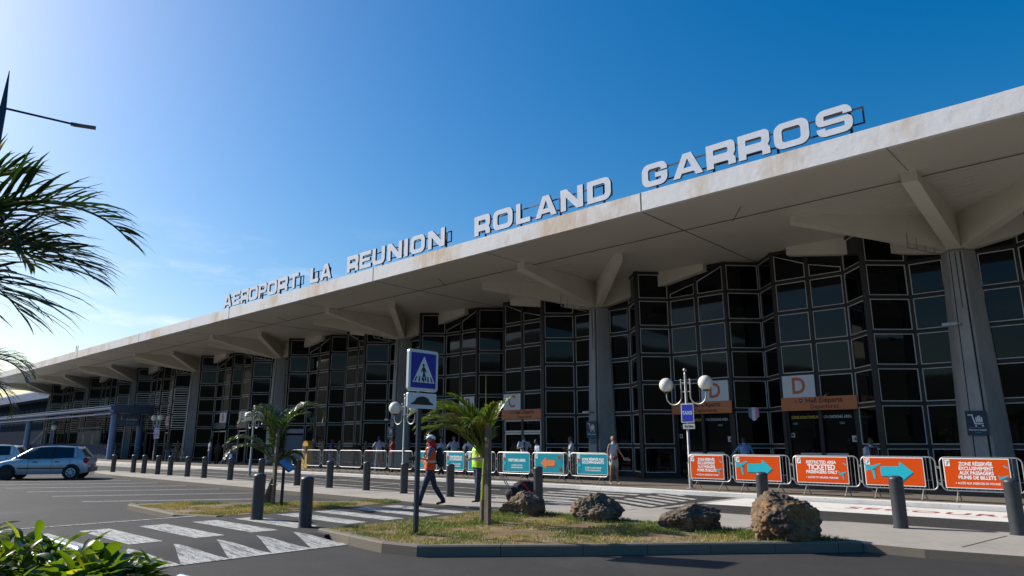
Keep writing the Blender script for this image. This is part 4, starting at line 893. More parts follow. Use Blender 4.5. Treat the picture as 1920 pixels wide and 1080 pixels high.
boulder('rounded craggy dark boulder, second from the left', (-8.15, 11.2), (1.0, 0.9, 0.67), 27, RK1, R(20), [((-0.6, 0, 1), 0.72), ((0.9, 0, 0.8), 0.66)])
boulder('flat wedge shaped boulder leaning up to the right, third from the left', (-6.12, 10.95), (1.16, 0.9, 0.62), 35, RK1, R(35), [((-0.8, 0, 1.0), 0.42), ((1, 0, 0.1), 0.86)])
boulder('largest boulder, orange brown and black, at the right end of the grass', (-4.50, 11.0), (1.16, 1.1, 0.88), 58, RK2, R(30), [((-1, -0.2, 0.4), 0.74), ((0.8, -0.1, 0.9), 0.78)])

# ---------------------------------------------------------------- light mast at the left edge
t = thing('light_mast', 'dark tapering mast with one arm and a flat lamp head, cut by the left edge', 'street lamp', (-8.14, 1.205, 0))
m = MB(); m.tube([(0, 0, 0), (0, 0, 2), (0, 0, 4.85), (0, 0, 5.275)], [0.05, 0.042, 0.031, 0.004], 12); m.build('pole', [DKPOLE], t, True)
m = MB(); m.tube([(-0.005, -0.16, 4.855), (-0.02, 0.62, 4.915)], 0.012, 8); a_ = m.build('arm', [DKPOLE], t)
T = Matrix.Translation((0.0, 0.73, 4.92)) @ Matrix.Rotation(R(76), 4, 'Z') @ Matrix.Rotation(R(-4), 4, 'Y')
m = MB(); m.box((0.0, 0, 0), (0.21, 0.07, 0.018), 0, T); m.box((-0.10, 0, 0.004), (0.06, 0.035, 0.03), 0, T); m.build('lamp_head', [mat('lamp_head_grey', (0.14, 0.13, 0.12), 0.5)], a_)

# ---------------------------------------------------------------- bicycle hoops near the camera
for (xa, xb, y, lab) in ((-6.52, -5.66, 1.70, 'shiny steel hoop rail behind the leafy bush, lower left'), (-4.22, -3.4, 1.76, 'second shiny steel hoop rail just entering at the bottom edge')):
    m = MB(); r = 0.09; z = 0.82
    m.tube([(xa, y, 0), (xa, y, z-r)]+[(xa+r-r*math.cos(R(a)), y, z-r+r*math.sin(R(a))) for a in range(15, 91, 15)]+[(xb-r+r*math.sin(R(a)), y, z-r+r*math.cos(R(a))) for a in range(0, 91, 15)]+[(xb, y, 0)], 0.024, 12)
    tag(m.build('hoop_rail', [CHROME], None, True), lab, 'rail', 'steel hoop rails')

# ---------------------------------------------------------------- blue canopy, far left
t = thing('walkway_canopy', 'blue steel walkway canopy with round posts and glazed roof, far left', 'canopy', (-90, 24, 0))
O = Vector((90, -24, 0))
def cb(m, nm, mats, par=None, sm=False):
    o = m.build(nm, mats, par or t, sm)
    if par is None: o.location = (90, -24, 0)
    return o
for (x, y) in ((-71.9, 22.9), (-74.6, 26.2), (-101.5, 22.9), (-104, 26.2), (-131, 22.9), (-134, 26.2)):
    m = MB(); m.tube([(x, y, 0), (x, y, 4.3)], 0.30, 16); cb(m, 'post', [BLUEP], None, True)
m = MB()
for (a, b) in (((-71.2, 22.4, 4.75), (-140, 22.4, 4.75)), ((-73.6, 26.8, 5.0), (-142, 26.8, 5.0))): m.tube([a, b], 0.14, 8); m.tube([(a[0], a[1], a[2]-0.5), (b[0], b[1], b[2]-0.5)], 0.07, 8)
m.box((-72.6, 24.6, 4.75), (0.5, 4.9, 0.75), 0, None, R(28)); cb(m, 'beam', [BLUEP])
m = MB(); m.add([(-71.3, 22.2, 4.95), (-140, 22.2, 4.95), (-142, 27, 5.2), (-73.6, 27, 5.2), (-71.3, 22.2, 5.0), (-140, 22.2, 5.0), (-142, 27, 5.25), (-73.6, 27, 5.25)], [(0, 1, 2, 3), (7, 6, 5, 4), (0, 4, 5, 1), (1, 5, 6, 2), (2, 6, 7, 3), (3, 7, 4, 0)], 0); cb(m, 'roof_glass', [mat('canopy_roof', (0.45, 0.52, 0.62), 0.25)])
t = thing('arrivals_sign', 'dark hanging sign with white arrow and two lines of small text between the blue posts', 'sign', (-73.0, 24.6, 3.75), R(-48)+R(90)-R(10))
m = MB(); m.box((0, 0, 0), (2.3, 0.12, 1.15)); m.build('panel', [NAVY], t)
m = MB(); T = Matrix.Translation((0, -0.065, 0)) @ FR; add_text(m, 'Arrivées', 0.36, T @ Matrix.Translation((0.25, 0.05, 0)), 0, bold=0.004); add_text(m, 'Arrivals', 0.32, T @ Matrix.Translation((0.2, -0.32, 0)), 1)
poly_flat(m, [(-0.86, 0.45), (-0.80, 0.45), (-0.80, 0.12), (-0.68, 0.22), (-0.83, 0.0), (-0.98, 0.22), (-0.86, 0.12)], 0, T); m.build('lettering', [mat('dim_white', (0.35, 0.4, 0.45), 0.5), mat('dim_teal', (0.05, 0.2, 0.25), 0.5)], t)

# low stone wall, planter fence and billboard under the far bays
m = MB(); m.box((-97, 23.6, 0.75), (50, 0.5, 1.4)); tag(m.build('stone_wall', [layered('stone_wall', (0.08, 0.095, 0.13), [((0.03, 0.034, 0.045), 3, (1, 1, 1), 0.48, 0.56, 0.9), ((0.24, 0.26, 0.3), 7, (1, 1, 1), 0.6, 0.66, 0.7)], rough=1.0, bump=1.0, bump_s=4, spec=0.0)]), 'low mottled stone wall behind the parked cars, far left', 'wall')
t = thing('billboard', 'pale billboard showing two dark silhouettes under the far bays', 'billboard', (-86.5, 25.2, 1.0))
m = MB(); m.box((0, 0, 0.85), (7.6, 0.08, 2.0)); m.build('panel', [mat('poster_grey', (0.16, 0.155, 0.145), 0.9, spec=0.1)], t)
m = MB(); T = Matrix.Translation((0, -0.05, 0)) @ FR
for cx, k in ((-1.7, 1.0), (1.5, 0.9)):
    poly_flat(m, [(cx-1.1, -0.1), (cx+1.0, -0.1), (cx+0.9, 0.55*k), (cx+0.3, 0.9*k), (cx-0.3, 0.9*k), (cx-0.9, 0.5*k)], 0, T); poly_flat(m, disc(0.33, 14, cx, 1.2*k), 0, T)
m.build('silhouette', [BLACKP], t)
m = MB(); m.box((0, 0.0, 2.2), (8.0, 0.1, 0.1)); m.box((-3.9, 0.05, 0.4), (0.12, 0.1, 3.6)); m.box((3.9, 0.05, 0.4), (0.12, 0.1, 3.6)); m.build('frame', [FRAME], t)
# distant building
t = thing('distant_building', 'distant blue grey building with a bright flat roof at the left edge', 'building', (-195, 55, 0))
m = MB(); m.box((0, 0, 5.2), (66, 26, 10.4)); m.build('wall', [mat('far_wall', (0.035, 0.042, 0.06), 1.0, spec=0.0)], t)
m = MB(); m.box((0, 0, 11.2), (72, 32, 1.6)); r_ = m.build('roof', [mat('far_roof_blue', (0.05, 0.10, 0.20), 0.6)], t)
m = MB(); m.box((0, 0, 12.2), (71, 31, 0.4)); m.build('roof_sheet', [mat('far_roof_white', (0.78, 0.80, 0.82), 0.5)], r_)
for i in range(16):
    m = MB(); m.box((-30+i*4, -13.05, 7.2), (3.4, 0.1, 3.4)); m.build('window', [mat('far_window', (0.06, 0.065, 0.08), 1.0, spec=0.05) if i == 0 else bpy.data.materials['far_window']], t)
# stair rails
t = thing('stair', 'outdoor stair with white handrails at the left edge beyond the blue post', 'stair', (-110, 28, 0))
m = MB()
for k in range(10): m.box((-5+k*0.9, 0, 0.15+k*0.17), (0.9, 3, 0.3+k*0.34))
m.build('steps', [CONC], t)
for y in (-1.5, -0.6):
    m = MB(); m.tube([(-6, y, 1.0), (4, y, 4.4)], 0.07, 6); m.build('handrail', [WHITE], t)

# white ladder-like rack and yellow column near entrance B, grey cage trolley bay
t = thing('shelf_rack', 'white open rack with horizontal shelves behind the left palm', 'rack', (-46.3, 25.2, 0.1))
m = MB()
for x in (-0.7, 0.7): m.box((x, 0, 0.95), (0.06, 0.06, 1.9))
m.build('frame', [GALV], t)
for k in range(5): m = MB(); m.box((0, 0, 0.25+k*0.4), (1.4, 0.35, 0.04)); m.build('shelf', [GALV], t)
t = thing('trolley_bay', 'bay of nested steel luggage trolleys beside the column left of entrance B', 'trolleys', (-62.9, 25.4, 0.1))
for k in range(7):
    m = MB(); x = -1.2+k*0.38
    m.tube([(x-0.15, 0, 1.0), (x-0.15, 0.6, 1.0), (x+0.1, 0.6, 0.3), (x+0.6, 0.6, 0.25)], 0.025, 6); m.tube([(x-0.15, 0, 1.0), (x+0.1, 0, 0.3), (x+0.6, 0, 0.25)], 0.025, 6)
    for j in range(4): m.tube([(x+0.05*j, 0, 0.9-0.15*j), (x+0.05*j, 0.6, 0.9-0.15*j)], 0.012, 5)
    m.build('trolley', [GALV], t)
t = thing('yellow_booth', 'round topped yellow booth standing left of the ginger haired woman', 'booth', (-38.0, 22.9, 0.1))
m = MB(); m.box((0, 0, 0.65), (0.62, 0.3, 1.3)); m.lathe([(0.31, -0.15), (0.31, 0.15)], 20, M=Matrix.Translation((0, 0, 1.3)) @ FR); m.build('body', [mat('yellow_paint', (0.55, 0.30, 0.02), 0.5)], t); m = MB(); m.box((0, -0.17, 1.1), (0.4, 0.03, 0.4)); m.build('screen', [BLACKP], t)

# ---------------------------------------------------------------- cars
def wheel(parent, x, y, r, dark=False, side=1):
    t = MB(); prof = [(r*0.66, -0.09), (r*0.93, -0.10), (r, -0.07), (r, 0.07), (r*0.93, 0.10), (r*0.66, 0.09)]
    T = Matrix.Translation((x, y, r)) @ Matrix.Rotation(R(90), 4, 'X')
    t.lathe(prof, 28, M=T); w = t.build('wheel', [mat('tyre', (0.015, 0.015, 0.016), 0.7) if 'tyre' not in bpy.data.materials else bpy.data.materials['tyre']], parent, True)
    m = MB(); s = side*0.102
    m.lathe([(0, s+side*0.02), (r*0.16, s+side*0.02), (r*0.66, s), (r*0.66, s-side*0.03), (0, s-side*0.03)], 24, M=Matrix.Translation((x, y, r)) @ Matrix.Rotation(R(90), 4, 'X') @ Matrix.Scale(-1, 4, (0, 0, 1)), mi=0)
    for k in range(7):
        a = 2*math.pi*k/7; q = Matrix.Translation((x, y-(-s)*0, r)) @ Matrix.Rotation(a, 4, 'Y')
        m.box((r*0.42, s*(1.3) if side < 0 else s*1.3, 0), (r*0.22, 0.008, r*0.20), 1, q)
    m.build('rim', [mat('rim_dark', (0.02, 0.02, 0.02), 0.5) if dark else mat('rim_silver', (0.60, 0.61, 0.62), 0.4, 0.2), BLACKP], w)
def hatchback(lab, loc, rz, scale, col, name='parked_car', darkfront=True, full=True):
    """local +X is the nose; y>0 is the car's left side"""
    t = thing(name, lab, 'car', loc, rz); t.scale = (scale, scale, scale)
    Lh = 1.98
    # columns: x, sill z, belt z, half width
    st = [(-1.98, 0.36, 0.80, 0.60), (-1.92, 0.30, 0.93, 0.74), (-1.72, 0.26, 0.98, 0.82), (-1.30, 0.24, 0.97, 0.85), (-0.8, 0.23, 0.95, 0.86), (-0.2, 0.23, 0.92, 0.86), (0.4, 0.23, 0.90, 0.86), (0.85, 0.23, 0.90, 0.85), (1.2, 0.23, 0.86, 0.84), (1.6, 0.25, 0.76, 0.80), (1.88, 0.28, 0.64, 0.70), (1.99, 0.36, 0.52, 0.52)]
    m = MB(); rows = 7; ncol = len(st)
    for (x, zs, zb, hw) in st:
        prof = [(hw*0.94, zs), (hw*1.0, zs+(zb-zs)*0.22), (hw*1.02, zs+(zb-zs)*0.5), (hw*0.995, zs+(zb-zs)*0.78), (hw*0.955, zb), (hw*0.80, zb+0.035), (0, zb+0.05)]
        for (y, z) in prof: m.v.append((x, y, z))
        for (y, z) in prof: m.v.append((x, -y, z))
    for i in range(ncol-1):
        for sd in (0, 1):
            for j in range(rows-1):
                a = i*14+sd*7+j; b = a+14
                m.f.append((a, a+1, b+1, b) if sd else (b, b+1, a+1, a)); m.m.append(0)
        a, b = i*14, (i+1)*14; m.f.append((a, b, b+7, a+7)); m.m.append(1)
    for i in (0, ncol-1):
        a = i*14
        for j in range(rows-1):
            f = (a+j, a+7+j, a+8+j, a+j+1) if i else (a+j+1, a+8+j, a+7+j, a+j)
            m.f.append(f); m.m.append(0)
    body = m.build('body', [col, BLACKP], t, True)
    sb = body.modifiers.new('s', 'SUBSURF'); sb.levels = 1; sb.render_levels = 1
    # greenhouse: ring of belt points and roof points
    gx = [(-1.80, -1.50), (-1.42, -1.36), (-0.50, -0.50), (0.30, 0.02), (1.12, 0.42)]
    zbelt = [0.97, 0.97, 0.94, 0.92, 0.90]; zroof = [1.36, 1.45, 1.49, 1.47, 1.38]; wb = [0.70, 0.80, 0.82, 0.82, 0.66]; wr = [0.54, 0.60, 0.62, 0.62, 0.52]
    rf_ = MB()
    for i in range(5): rf_.v += [(gx[i][1], wr[i], zroof[i]-0.03), (gx[i][1], 0, zroof[i]), (gx[i][1], -wr[i], zroof[i]-0.03)]
    for i in range(4):
        a = i*3; rf_.f += [(a, a+1, a+4, a+3), (a+1, a+2, a+5, a+4)]; rf_.m += [0, 0]
    def pillar(mb, i, s, w=0.05):
        p0 = Vector((gx[i][0], s*wb[i], zbelt[i]-0.02)); p1 = Vector((gx[i][1], s*wr[i], zroof[i]-0.03)); mb.tube([p0, p1], w, 6)
    for s in (-1, 1):
        for i, w in ((0, 0.045), (1, 0.075), (4, 0.035)): pillar(rf_, i, s, w)
        # rear quarter filled with paint
        rf_.add([(gx[0][0], s*wb[0], zbelt[0]-.02), (gx[1][0], s*wb[1], zbelt[1]-.02), (gx[1][1], s*wr[1], zroof[1]-.03), (gx[0][1], s*wr[0], zroof[0]-.03)], [(0, 1, 2, 3) if s < 0 else (3, 2, 1, 0)], 0)
        rf_.tube([(gx[i][1], s*wr[i], zroof[i]-0.03) for i in range(5)], 0.03, 6)
    rf_.tube([(gx[0][1], -wr[0], zroof[0]-0.03), (gx[0][1]-0.03, 0, zroof[0]-0.0), (gx[0][1], wr[0], zroof[0]-0.03)], 0.035, 6)
    rf_.build('roof', [col], t, True)
    G = bpy.data.materials.get('car_glass') or mat('car_glass', (0.012, 0.014, 0.017), 0.04, 0, 0.7)
    def pane(nm, pts, par=t):
        g_ = MB(); n = len(pts); g_.add(pts, [tuple(range(n))], 0); g_.build(nm, [G], par)
    for s in (-1, 1):
        for (i, j) in ((1, 2), (2, 3), (3, 4)):
            q = [(gx[i][0], s*(wb[i]), zbelt[i]), (gx[j][0], s*(wb[j]), zbelt[j]), (gx[j][1], s*wr[j], zroof[j]-.04), (gx[i][1], s*wr[i], zroof[i]-.04)]
            pane('side_window', q if s < 0 else q[::-1])
        m = MB(); m.tube([(-0.50, s*0.825, 0.92), (-0.50, s*0.62, 1.45)], 0.028, 6); m.build('door_pillar', [BLACKP], t)
        m = MB(); m.box((0.84, s*0.92, 0.98), (0.12, 0.16, 0.12)); m.build('mirror', [col], t, False)
        for x in (-0.72, 0.16):
            m = MB(); m.box((x, s*0.872, 0.78), (0.18, 0.03, 0.035)); m.build('door_handle', [BLACKP], t)
        m = MB(); m.box((-0.15, s*0.885, 0.50), (1.9, 0.03, 0.045)); m.build('side_moulding', [BLACKP], t)
        m = MB()
        for x in (-0.50, 0.42, -1.22): m.tube([(x, s*0.872, 0.28), (x, s*0.885, 0.55), (x, s*0.832, 0.93)], 0.006, 4)
        m.build('door_gap', [BLACKP], t)
        m = MB(); m.ball((-1.83, s*0.72, 0.83), (0.13, 0.10, 0.15), 12, 8, 0); m.ball((-1.90, s*0.70, 0.76), (0.08, 0.08, 0.05), 10, 6, 1); m.build('tail_light', [bpy.data.materials.get('tail_red') or mat('tail_red', (0.40, 0.01, 0.01), 0.2), PWHITE], t, True)
        m = MB(); m.ball((1.66, s*0.62, 0.68), (0.24, 0.12, 0.09), 12, 8); m.build('headlight', [bpy.data.materials.get('headlight_glass') or mat('headlight_glass', (0.55, 0.58, 0.6), 0.1, 0.3)], t, True)
        for x, d in ((1.22, darkfront), (-1.32, False)):
            m = MB(); m.lathe([(0.0, s*0.80), (0.355, s*0.80), (0.355, s*0.862), (0.0, s*0.866)] if s > 0 else [(0.0, -0.866), (0.355, -0.862), (0.355, -0.80), (0.0, -0.80)], 24, M=Matrix.Translation((x, 0, 0.33)) @ Matrix.Rotation(R(-90), 4, 'X')); m.build('wheel_arch', [BLACKP], t)
            wheel(t, x, s*0.80, 0.30, d, side=s)
    pane('windscreen', [(gx[4][0], -wb[4], zbelt[4]), (gx[4][0]+0.14, 0, zbelt[4]), (gx[4][0], wb[4], zbelt[4]), (gx[4][1], wr[4], zroof[4]-.03), (gx[4][1]+0.05, 0, zroof[4]), (gx[4][1], -wr[4], zroof[4]-.03)])
    pane('rear_window', [(gx[0][0], wb[0], zbelt[0]), (gx[0][0]-0.08, 0, zbelt[0]), (gx[0][0], -wb[0], zbelt[0]), (gx[0][1], -wr[0], zroof[0]-.05), (gx[0][1]-0.05, 0, zroof[0]-.02), (gx[0][1], wr[0], zroof[0]-.05)])
    m = MB(); m.box((-2.0, 0, 0.42), (0.10, 1.25, 0.20)); m.build('rear_bumper', [mat('bumper_grey', (0.12, 0.12, 0.125), 0.6)], t)
    m = MB(); m.box((-2.03, 0, 0.60), (0.06, 0.50, 0.11)); m.build('number_plate', [bpy.data.materials.get('plate_grey') or mat('plate_grey', (0.35, 0.35, 0.33), 0.5)], t)
    return t
SILVER = mat('silver_car_paint', (0.50, 0.54, 0.60), 0.3, 0.35, coat=0.6)
WCAR = mat('white_car_paint', (0.70, 0.73, 0.76), 0.25, 0.0, coat=0.6)
hatchback('silver grey five door hatchback with one black front wheel, turning out of the stalls', (-37.3, 9.25, 0.0), R(240), 0.97, SILVER, 'hatchback_car')
hatchback('white car mostly cut by the left edge, behind the silver hatchback', (-46.45, 8.75, 0.0), R(240), 1.0, WCAR, 'white_car', False)
# ---------------------------------------------------------------- palms
def frond(mb, base, az, el0, length, droop, nl, leaf, w=0.022, mi=0, curl=0.6, seed=0, rmi=1, start=0.18, side_tilt=0.0, leaf_droop=0.9, spread=62, late=False):
    r = random.Random(seed); n = 22; p = Vector(base); el = el0; pts = []; dirs = []
    for i in range(n+1):
        d = Vector((math.cos(el)*math.cos(az), math.cos(el)*math.sin(az), math.sin(el))); pts.append(p.copy()); dirs.append(d)
        p = p+d*(length/n); el -= droop/n*((0.15+3.0*(i/n)**2.2) if late else (0.4+1.4*i/n)); az += curl*0.02
    rad = [0.020*length/1.8*(1-0.85*i/n)+0.003 for i in range(n+1)]
    mb.tube(pts, rad, 5, rmi)
    up = Vector((0, 0, 1))
    for k in range(nl):
        t = start+(1-start)*(k+0.5)/nl; fi = t*n; i = min(n-1, int(fi)); q = pts[i].lerp(pts[i+1], fi-i); d = dirs[i]
        sd = d.cross(up); sd = sd.normalized() if sd.length > 1e-3 else Vector((1, 0, 0)); nn = sd.cross(d).normalized()
        prof = math.sin(math.pi*min(1, (0.12+0.86*t)))**0.5
        for s in (-1, 1):
            ll = leaf*prof*r.uniform(0.82, 1.1); a = R(spread-30*t+r.uniform(-7, 7)); lift = R(28+side_tilt*s+r.uniform(-14, 14))
            ld = (d*math.cos(a)+(sd*s*math.cos(lift)+nn*math.sin(lift))*math.sin(a)).normalized()
            cur = q.copy(); m_ = 5; o = len(mb.v); wd = ld.cross(nn).normalized() if abs(ld.dot(nn)) < 0.95 else d
            tw = r.uniform(-0.5, 0.5); wd = (wd+nn*tw).normalized(); dd = ld.copy(); dr = leaf_droop*r.uniform(0.6, 1.4); mm = mi if r.random() > 0.03 else 2
            for j in range(m_+1):
                f = j/m_; ww = w*(0.35+1.5*f if f < 0.3 else (1.0-((f-0.3)/0.7)**1.6)*0.9+0.03)
                mb.v.append(tuple(cur-wd*ww)); mb.v.append(tuple(cur+wd*ww)); cur = cur+dd*(ll/m_); dd = (dd+Vector((0, 0, -dr*0.32*f))).normalized()
            for j in range(m_): mb.f.append((o+2*j, o+2*j+1, o+2*j+3, o+2*j+2)); mb.m.append(mm)
MATS_P = [LEAFP, STEM, LEAFY]; MATS_D = [LEAFD, STEM, LEAFY]
def az_of(dx, dy): return math.atan2(dy, dx)
RT = Vector((math.cos(R(42.818)), math.sin(R(42.818)), 0))          # camera right, horizontal
FWH = Vector((-math.sin(R(42.818)), math.cos(R(42.818)), 0))
def azv(right, fwd): v = RT*right+FWH*fwd; return math.atan2(v.y, v.x)

# palm A (centre): green shaft, ringed base, tied to a stake
t = thing('palm_tree', 'young palm with bright green shaft tied to a wooden stake on the boulder island', 'palm tree', (-9.38, 9.37, 0.13))
m = MB(); m.tube([(0, 0, 0), (0, 0, 0.42)], [0.085, 0.075], 14, 0); m.tube([(0.0, 0, 0.42), (0.01, 0.0, 0.8), (0.02, 0, 1.15)], [0.07, 0.06, 0.045], 14, 1); m.build('trunk', [RING, mat('green_shaft', (0.20, 0.24, 0.015), 0.4)], t, True)
b = (0.0, 0, 1.12)
for i, (az, el, ln, dr, lf) in enumerate([(azv(-1, -0.1), 74, 1.95, 2.0, 0.42), (azv(-1, 0.3), 66, 1.75, 1.9, 0.40), (azv(-1, -0.4), 60, 1.35, 1.6, 0.34), (azv(-1, 0.05), 54, 1.5, 1.45, 0.30), (azv(-0.4, -1), 76, 1.3, 1.9, 0.40), (azv(-0.2, 0.9), 74, 1.5, 1.5, 0.40), (azv(-0.6, 0.8), 78, 1.5, 1.5, 0.40), (azv(0.6, 0.3), 82, 1.45, 0.9, 0.20), (azv(-0.5, 0.2), 80, 1.6, 1.5, 0.38), (azv(-0.8, -0.3), 80, 1.6, 1.9, 0.4), (azv(0.2, -0.6), 84, 1.2, 1.0, 0.34), (azv(-0.4, -0.2), 84, 1.5, 1.2, 0.36), (azv(-0.7, 0.1), 70, 1.2, 1.4, 0.38)]):
    m = MB(); frond(m, b, az, R(el), ln, dr, 44, lf, 0.020, 0, 0.4, 40+i, spread=54, leaf_droop=1.9); m.build('frond', MATS_P, t)
m = MB(); m.tube([(0.02, 0, 1.1), (0.03, 0, 1.9), (0.02, 0.0, 2.72)], [0.02, 0.012, 0.003], 6); m.build('spear_leaf', [STEM], t)
t = thing('wooden_stake', 'grey wooden stake tied beside the palm on the boulder island', 'stake', (-9.10, 9.18, 0.12), group='stakes beside the young palms')
m = MB(); m.box((0, 0, 0.88), (0.10, 0.08, 1.76)); m.build('post', [WOOD], t); m = MB(); m.tube([(-0.16, 0.0, 0.86), (0.0, -0.05, 0.88), (0.055, 0.0, 0.88), (0.0, 0.06, 0.88), (-0.16, 0.1, 0.86)], 0.008, 5); m.build('tie', [BLACKP], t)
# palm B (left island)
t = thing('palm_tree', 'young drooping palm tied to a tall stake on the left island', 'palm tree', (-16.15, 8.85, 0.11))
m = MB(); m.tube([(-0.10, -0.05, 0), (-0.02, 0, 0.35), (0.02, 0.03, 1.0)], [0.06, 0.05, 0.035], 10); m.build('trunk', [BARK], t, True)
b = (0.02, 0.03, 0.85)
for i, (az, el, ln, dr, lf) in enumerate([(azv(0.4, 0.1), 90, 2.45, 3.6, 0.40), (azv(0.6, -0.3), 88, 2.15, 3.8, 0.38), (azv(-0.3, 0.3), 90, 2.3, 3.2, 0.40), (azv(-0.6, -0.2), 87, 1.9, 3.0, 0.38), (azv(-1, 0.1), 66, 1.7, 2.0, 0.34), (azv(-1, -0.4), 60, 1.5, 2.2, 0.32), (azv(1, 0.0), 70, 0.85, 2.2, 0.28), (azv(0.9, -0.5), 62, 0.75, 2.3, 0.26), (azv(-0.2, -0.8), 82, 1.5, 2.0, 0.34), (azv(0.2, 0.9), 84, 1.9, 1.9, 0.36), (azv(-0.4, -0.5), 86, 1.7, 1.7, 0.34)]):
    m = MB(); frond(m, b, az, R(el), ln, dr, 44, lf, 0.020, 0, 0.4, 60+i, spread=56, leaf_droop=3.0, late=(el >= 80)); m.build('frond', MATS_D, t)
t = thing('wooden_stake', 'tall grey wooden stake with a short slanting prop on the left island', 'stake', (-15.94, 8.77, 0.11), group='stakes beside the young palms')
m = MB(); m.box((0, 0, 0.92), (0.085, 0.07, 1.86)); m.build('post', [WOOD], t); m = MB(); m.tube([(-0.26, -0.12, 0), (-0.05, 0, 0.62)], 0.05, 8); m.build('prop', [WOOD], t); m = MB(); m.tube([(-0.12, -0.05, 0.48), (0.05, -0.05, 0.47), (0.06, 0.05, 0.47), (-0.1, 0.03, 0.48)], 0.009, 5); m.build('tie', [STEM], t)

# large palm, crown at the left edge
CR = Vector((-7.12, 0.48, 2.92))
t = thing('palm_tree', 'large dark palm whose long fronds enter from the left edge against the sky', 'palm tree', (CR.x-0.15, CR.y-0.1, 0))
m = MB(); m.tube([(0, 0, 0), (0.04, 0.02, 1.0), (0.1, 0.05, 2.0), (0.15, 0.1, 3.0)], [0.13, 0.10, 0.085, 0.08], 14); m.build('trunk', [BARK], t, True)
b = (0.15, 0.1, 2.98)
for i, (az, el, ln, dr, lf, wd) in enumerate([(azv(1, 0.15), 42, 1.95, 1.55, 0.62, 0.019), (azv(1, -0.05), 12, 1.45, 0.75, 0.80, 0.019), (azv(1, -0.35), 26, 1.45, 1.2, 0.68, 0.018), (azv(0.9, 0.5), 52, 1.3, 1.3, 0.60, 0.018), (azv(1, 0.3), 24, 1.55, 1.2, 0.62, 0.018), (azv(0.9, 0.1), 62, 1.25, 1.0, 0.5, 0.017), (azv(1, 0.1), -2, 1.15, 0.9, 0.80, 0.018), (azv(0.85, -0.4), -6, 1.0, 0.9, 0.72, 0.018), (azv(0.3, 1), 40, 1.4, 1.3, 0.6, 0.018), (azv(-0.7, 0.6), 45, 1.8, 1.5, 0.62, 0.02), (azv(-1, -0.4), 40, 1.8, 1.5, 0.62, 0.02), (azv(-0.2, -1), 45, 1.6, 1.6, 0.6, 0.02), (azv(0.3, -0.8), 66, 1.1, 1.2, 0.55, 0.018)]):
    m = MB(); frond(m, b, az, R(el), ln, dr, 30, lf*1.1, wd*1.05, 0, 0.3, 80+i, spread=60, leaf_droop=1.25, start=0.22); m.build('frond', MATS_D, t)
# second palm, lower left, farther
t = thing('palm_tree', 'feathery drooping palm fronds at the left edge in front of the roof end', 'palm tree', (-9.58, 1.22, 0))
m = MB(); m.tube([(0, 0, 0), (0, 0, 2.30)], [0.09, 0.06], 10); m.build('trunk', [BARK], t, True)
for i, (az, el, ln) in enumerate([(azv(1, 0.2), 38, 0.95), (azv(1, -0.15), 22, 0.85), (azv(1, 0.45), 12, 0.9), (azv(0.9, -0.5), 40, 0.9), (azv(1, 0.0), 2, 0.8), (azv(0.8, 0.6), 45, 0.95), (azv(0.1, 1), 40, 0.9), (azv(-0.8, 0.5), 40, 0.9), (azv(-1, -0.3), 40, 0.9), (azv(0, -1), 45, 0.9)]):
    m = MB(); frond(m, (0, 0, 2.26), az, R(el), ln*1.12, 1.9, 44, 0.26, 0.008, 0, 0.3, 110+i, leaf_droop=2.2); m.build('frond', MATS_D, t)

# ---------------------------------------------------------------- glossy bush, lower left corner
t = thing('leafy_bush', 'glossy green leafed bush filling the lower left corner', 'bush', (-2.85, 0.55, 0))
r = random.Random(21); lm_ = MB(); sm_ = MB()
def leaf_at(mb, p, d, L_, W_, up, mi=0):
    d = d.normalized(); s = d.cross(up); s = s.normalized() if s.length > 1e-3 else Vector((1, 0, 0)); nn = s.cross(d).normalized(); o = len(mb.v); n = 6
    for j in range(n+1):
        f = j/n; w = W_*(math.sin(math.pi*f**1.35)**0.85 if 0 < f < 1 else 0.03); z = nn*(0.14*L_*math.sin(math.pi*f)-0.10*L_*f*f); c = p+d*(L_*f)+z
        mb.v.append(tuple(c-s*w+nn*w*0.35)); mb.v.append(tuple(c)); mb.v.append(tuple(c+s*w+nn*w*0.35))
    for j in range(n):
        a = o+3*j; mb.f += [(a, a+1, a+4, a+3), (a+1, a+2, a+5, a+4)]; mb.m += [mi, mi]
def hull_h(u):           # height of the bush top along the camera-right axis
    return 1.33 - max(0, u-0.10)*0.55 if u > 0.1 else 1.33-0.02*abs(u)
base = Vector((-2.62, 0.72, 0)) - Vector((-2.85, 0.55, 0))
for k in range(430):
    u = r.uniform(-0.9, -0.05) if k % 2 else r.uniform(-0.15, 0.22); v = r.uniform(-0.3, 0.3)
    if u > -0.03: v *= 0.5
    top = (1.335-0.25*max(0, u+0.25) if u < -0.11 else (1.17 if u < 0.03 else 1.245-(u+0.03)*0.22)) - 0.4*v*v
    z = top - (abs(r.gauss(0, 0.16)) if r.random() < 0.6 else r.uniform(0, 0.55)) - 0.075 if u < -0.05 else top - abs(r.gauss(0, 0.07)) - 0.04
    p = base+RT*(u)+FWH*v+Vector((0, 0, z)); tip = p
    sdir = Vector((r.uniform(-0.5, 0.5), r.uniform(-0.5, 0.5), 1)).normalized(); sdir = (sdir+RT*0.35*max(0, u+0.1)).normalized()
    sm_.tube([p-sdir*0.22, p], [0.005, 0.003], 4)
    nl = r.randint(6, 9); ph = r.uniform(0, 6)
    for j in range(nl):
        a = ph+j*2.4; el = r.uniform(0.15, 1.0); x = sdir.orthogonal().normalized(); y = sdir.cross(x)
        d = (x*math.cos(a)+y*math.sin(a))*math.cos(el)+sdir*math.sin(el)
        leaf_at(lm_, p-sdir*(0.012*j), d, r.uniform(0.07, 0.128), r.uniform(0.013, 0.021), sdir, 0 if r.random() > 0.12 else 1)
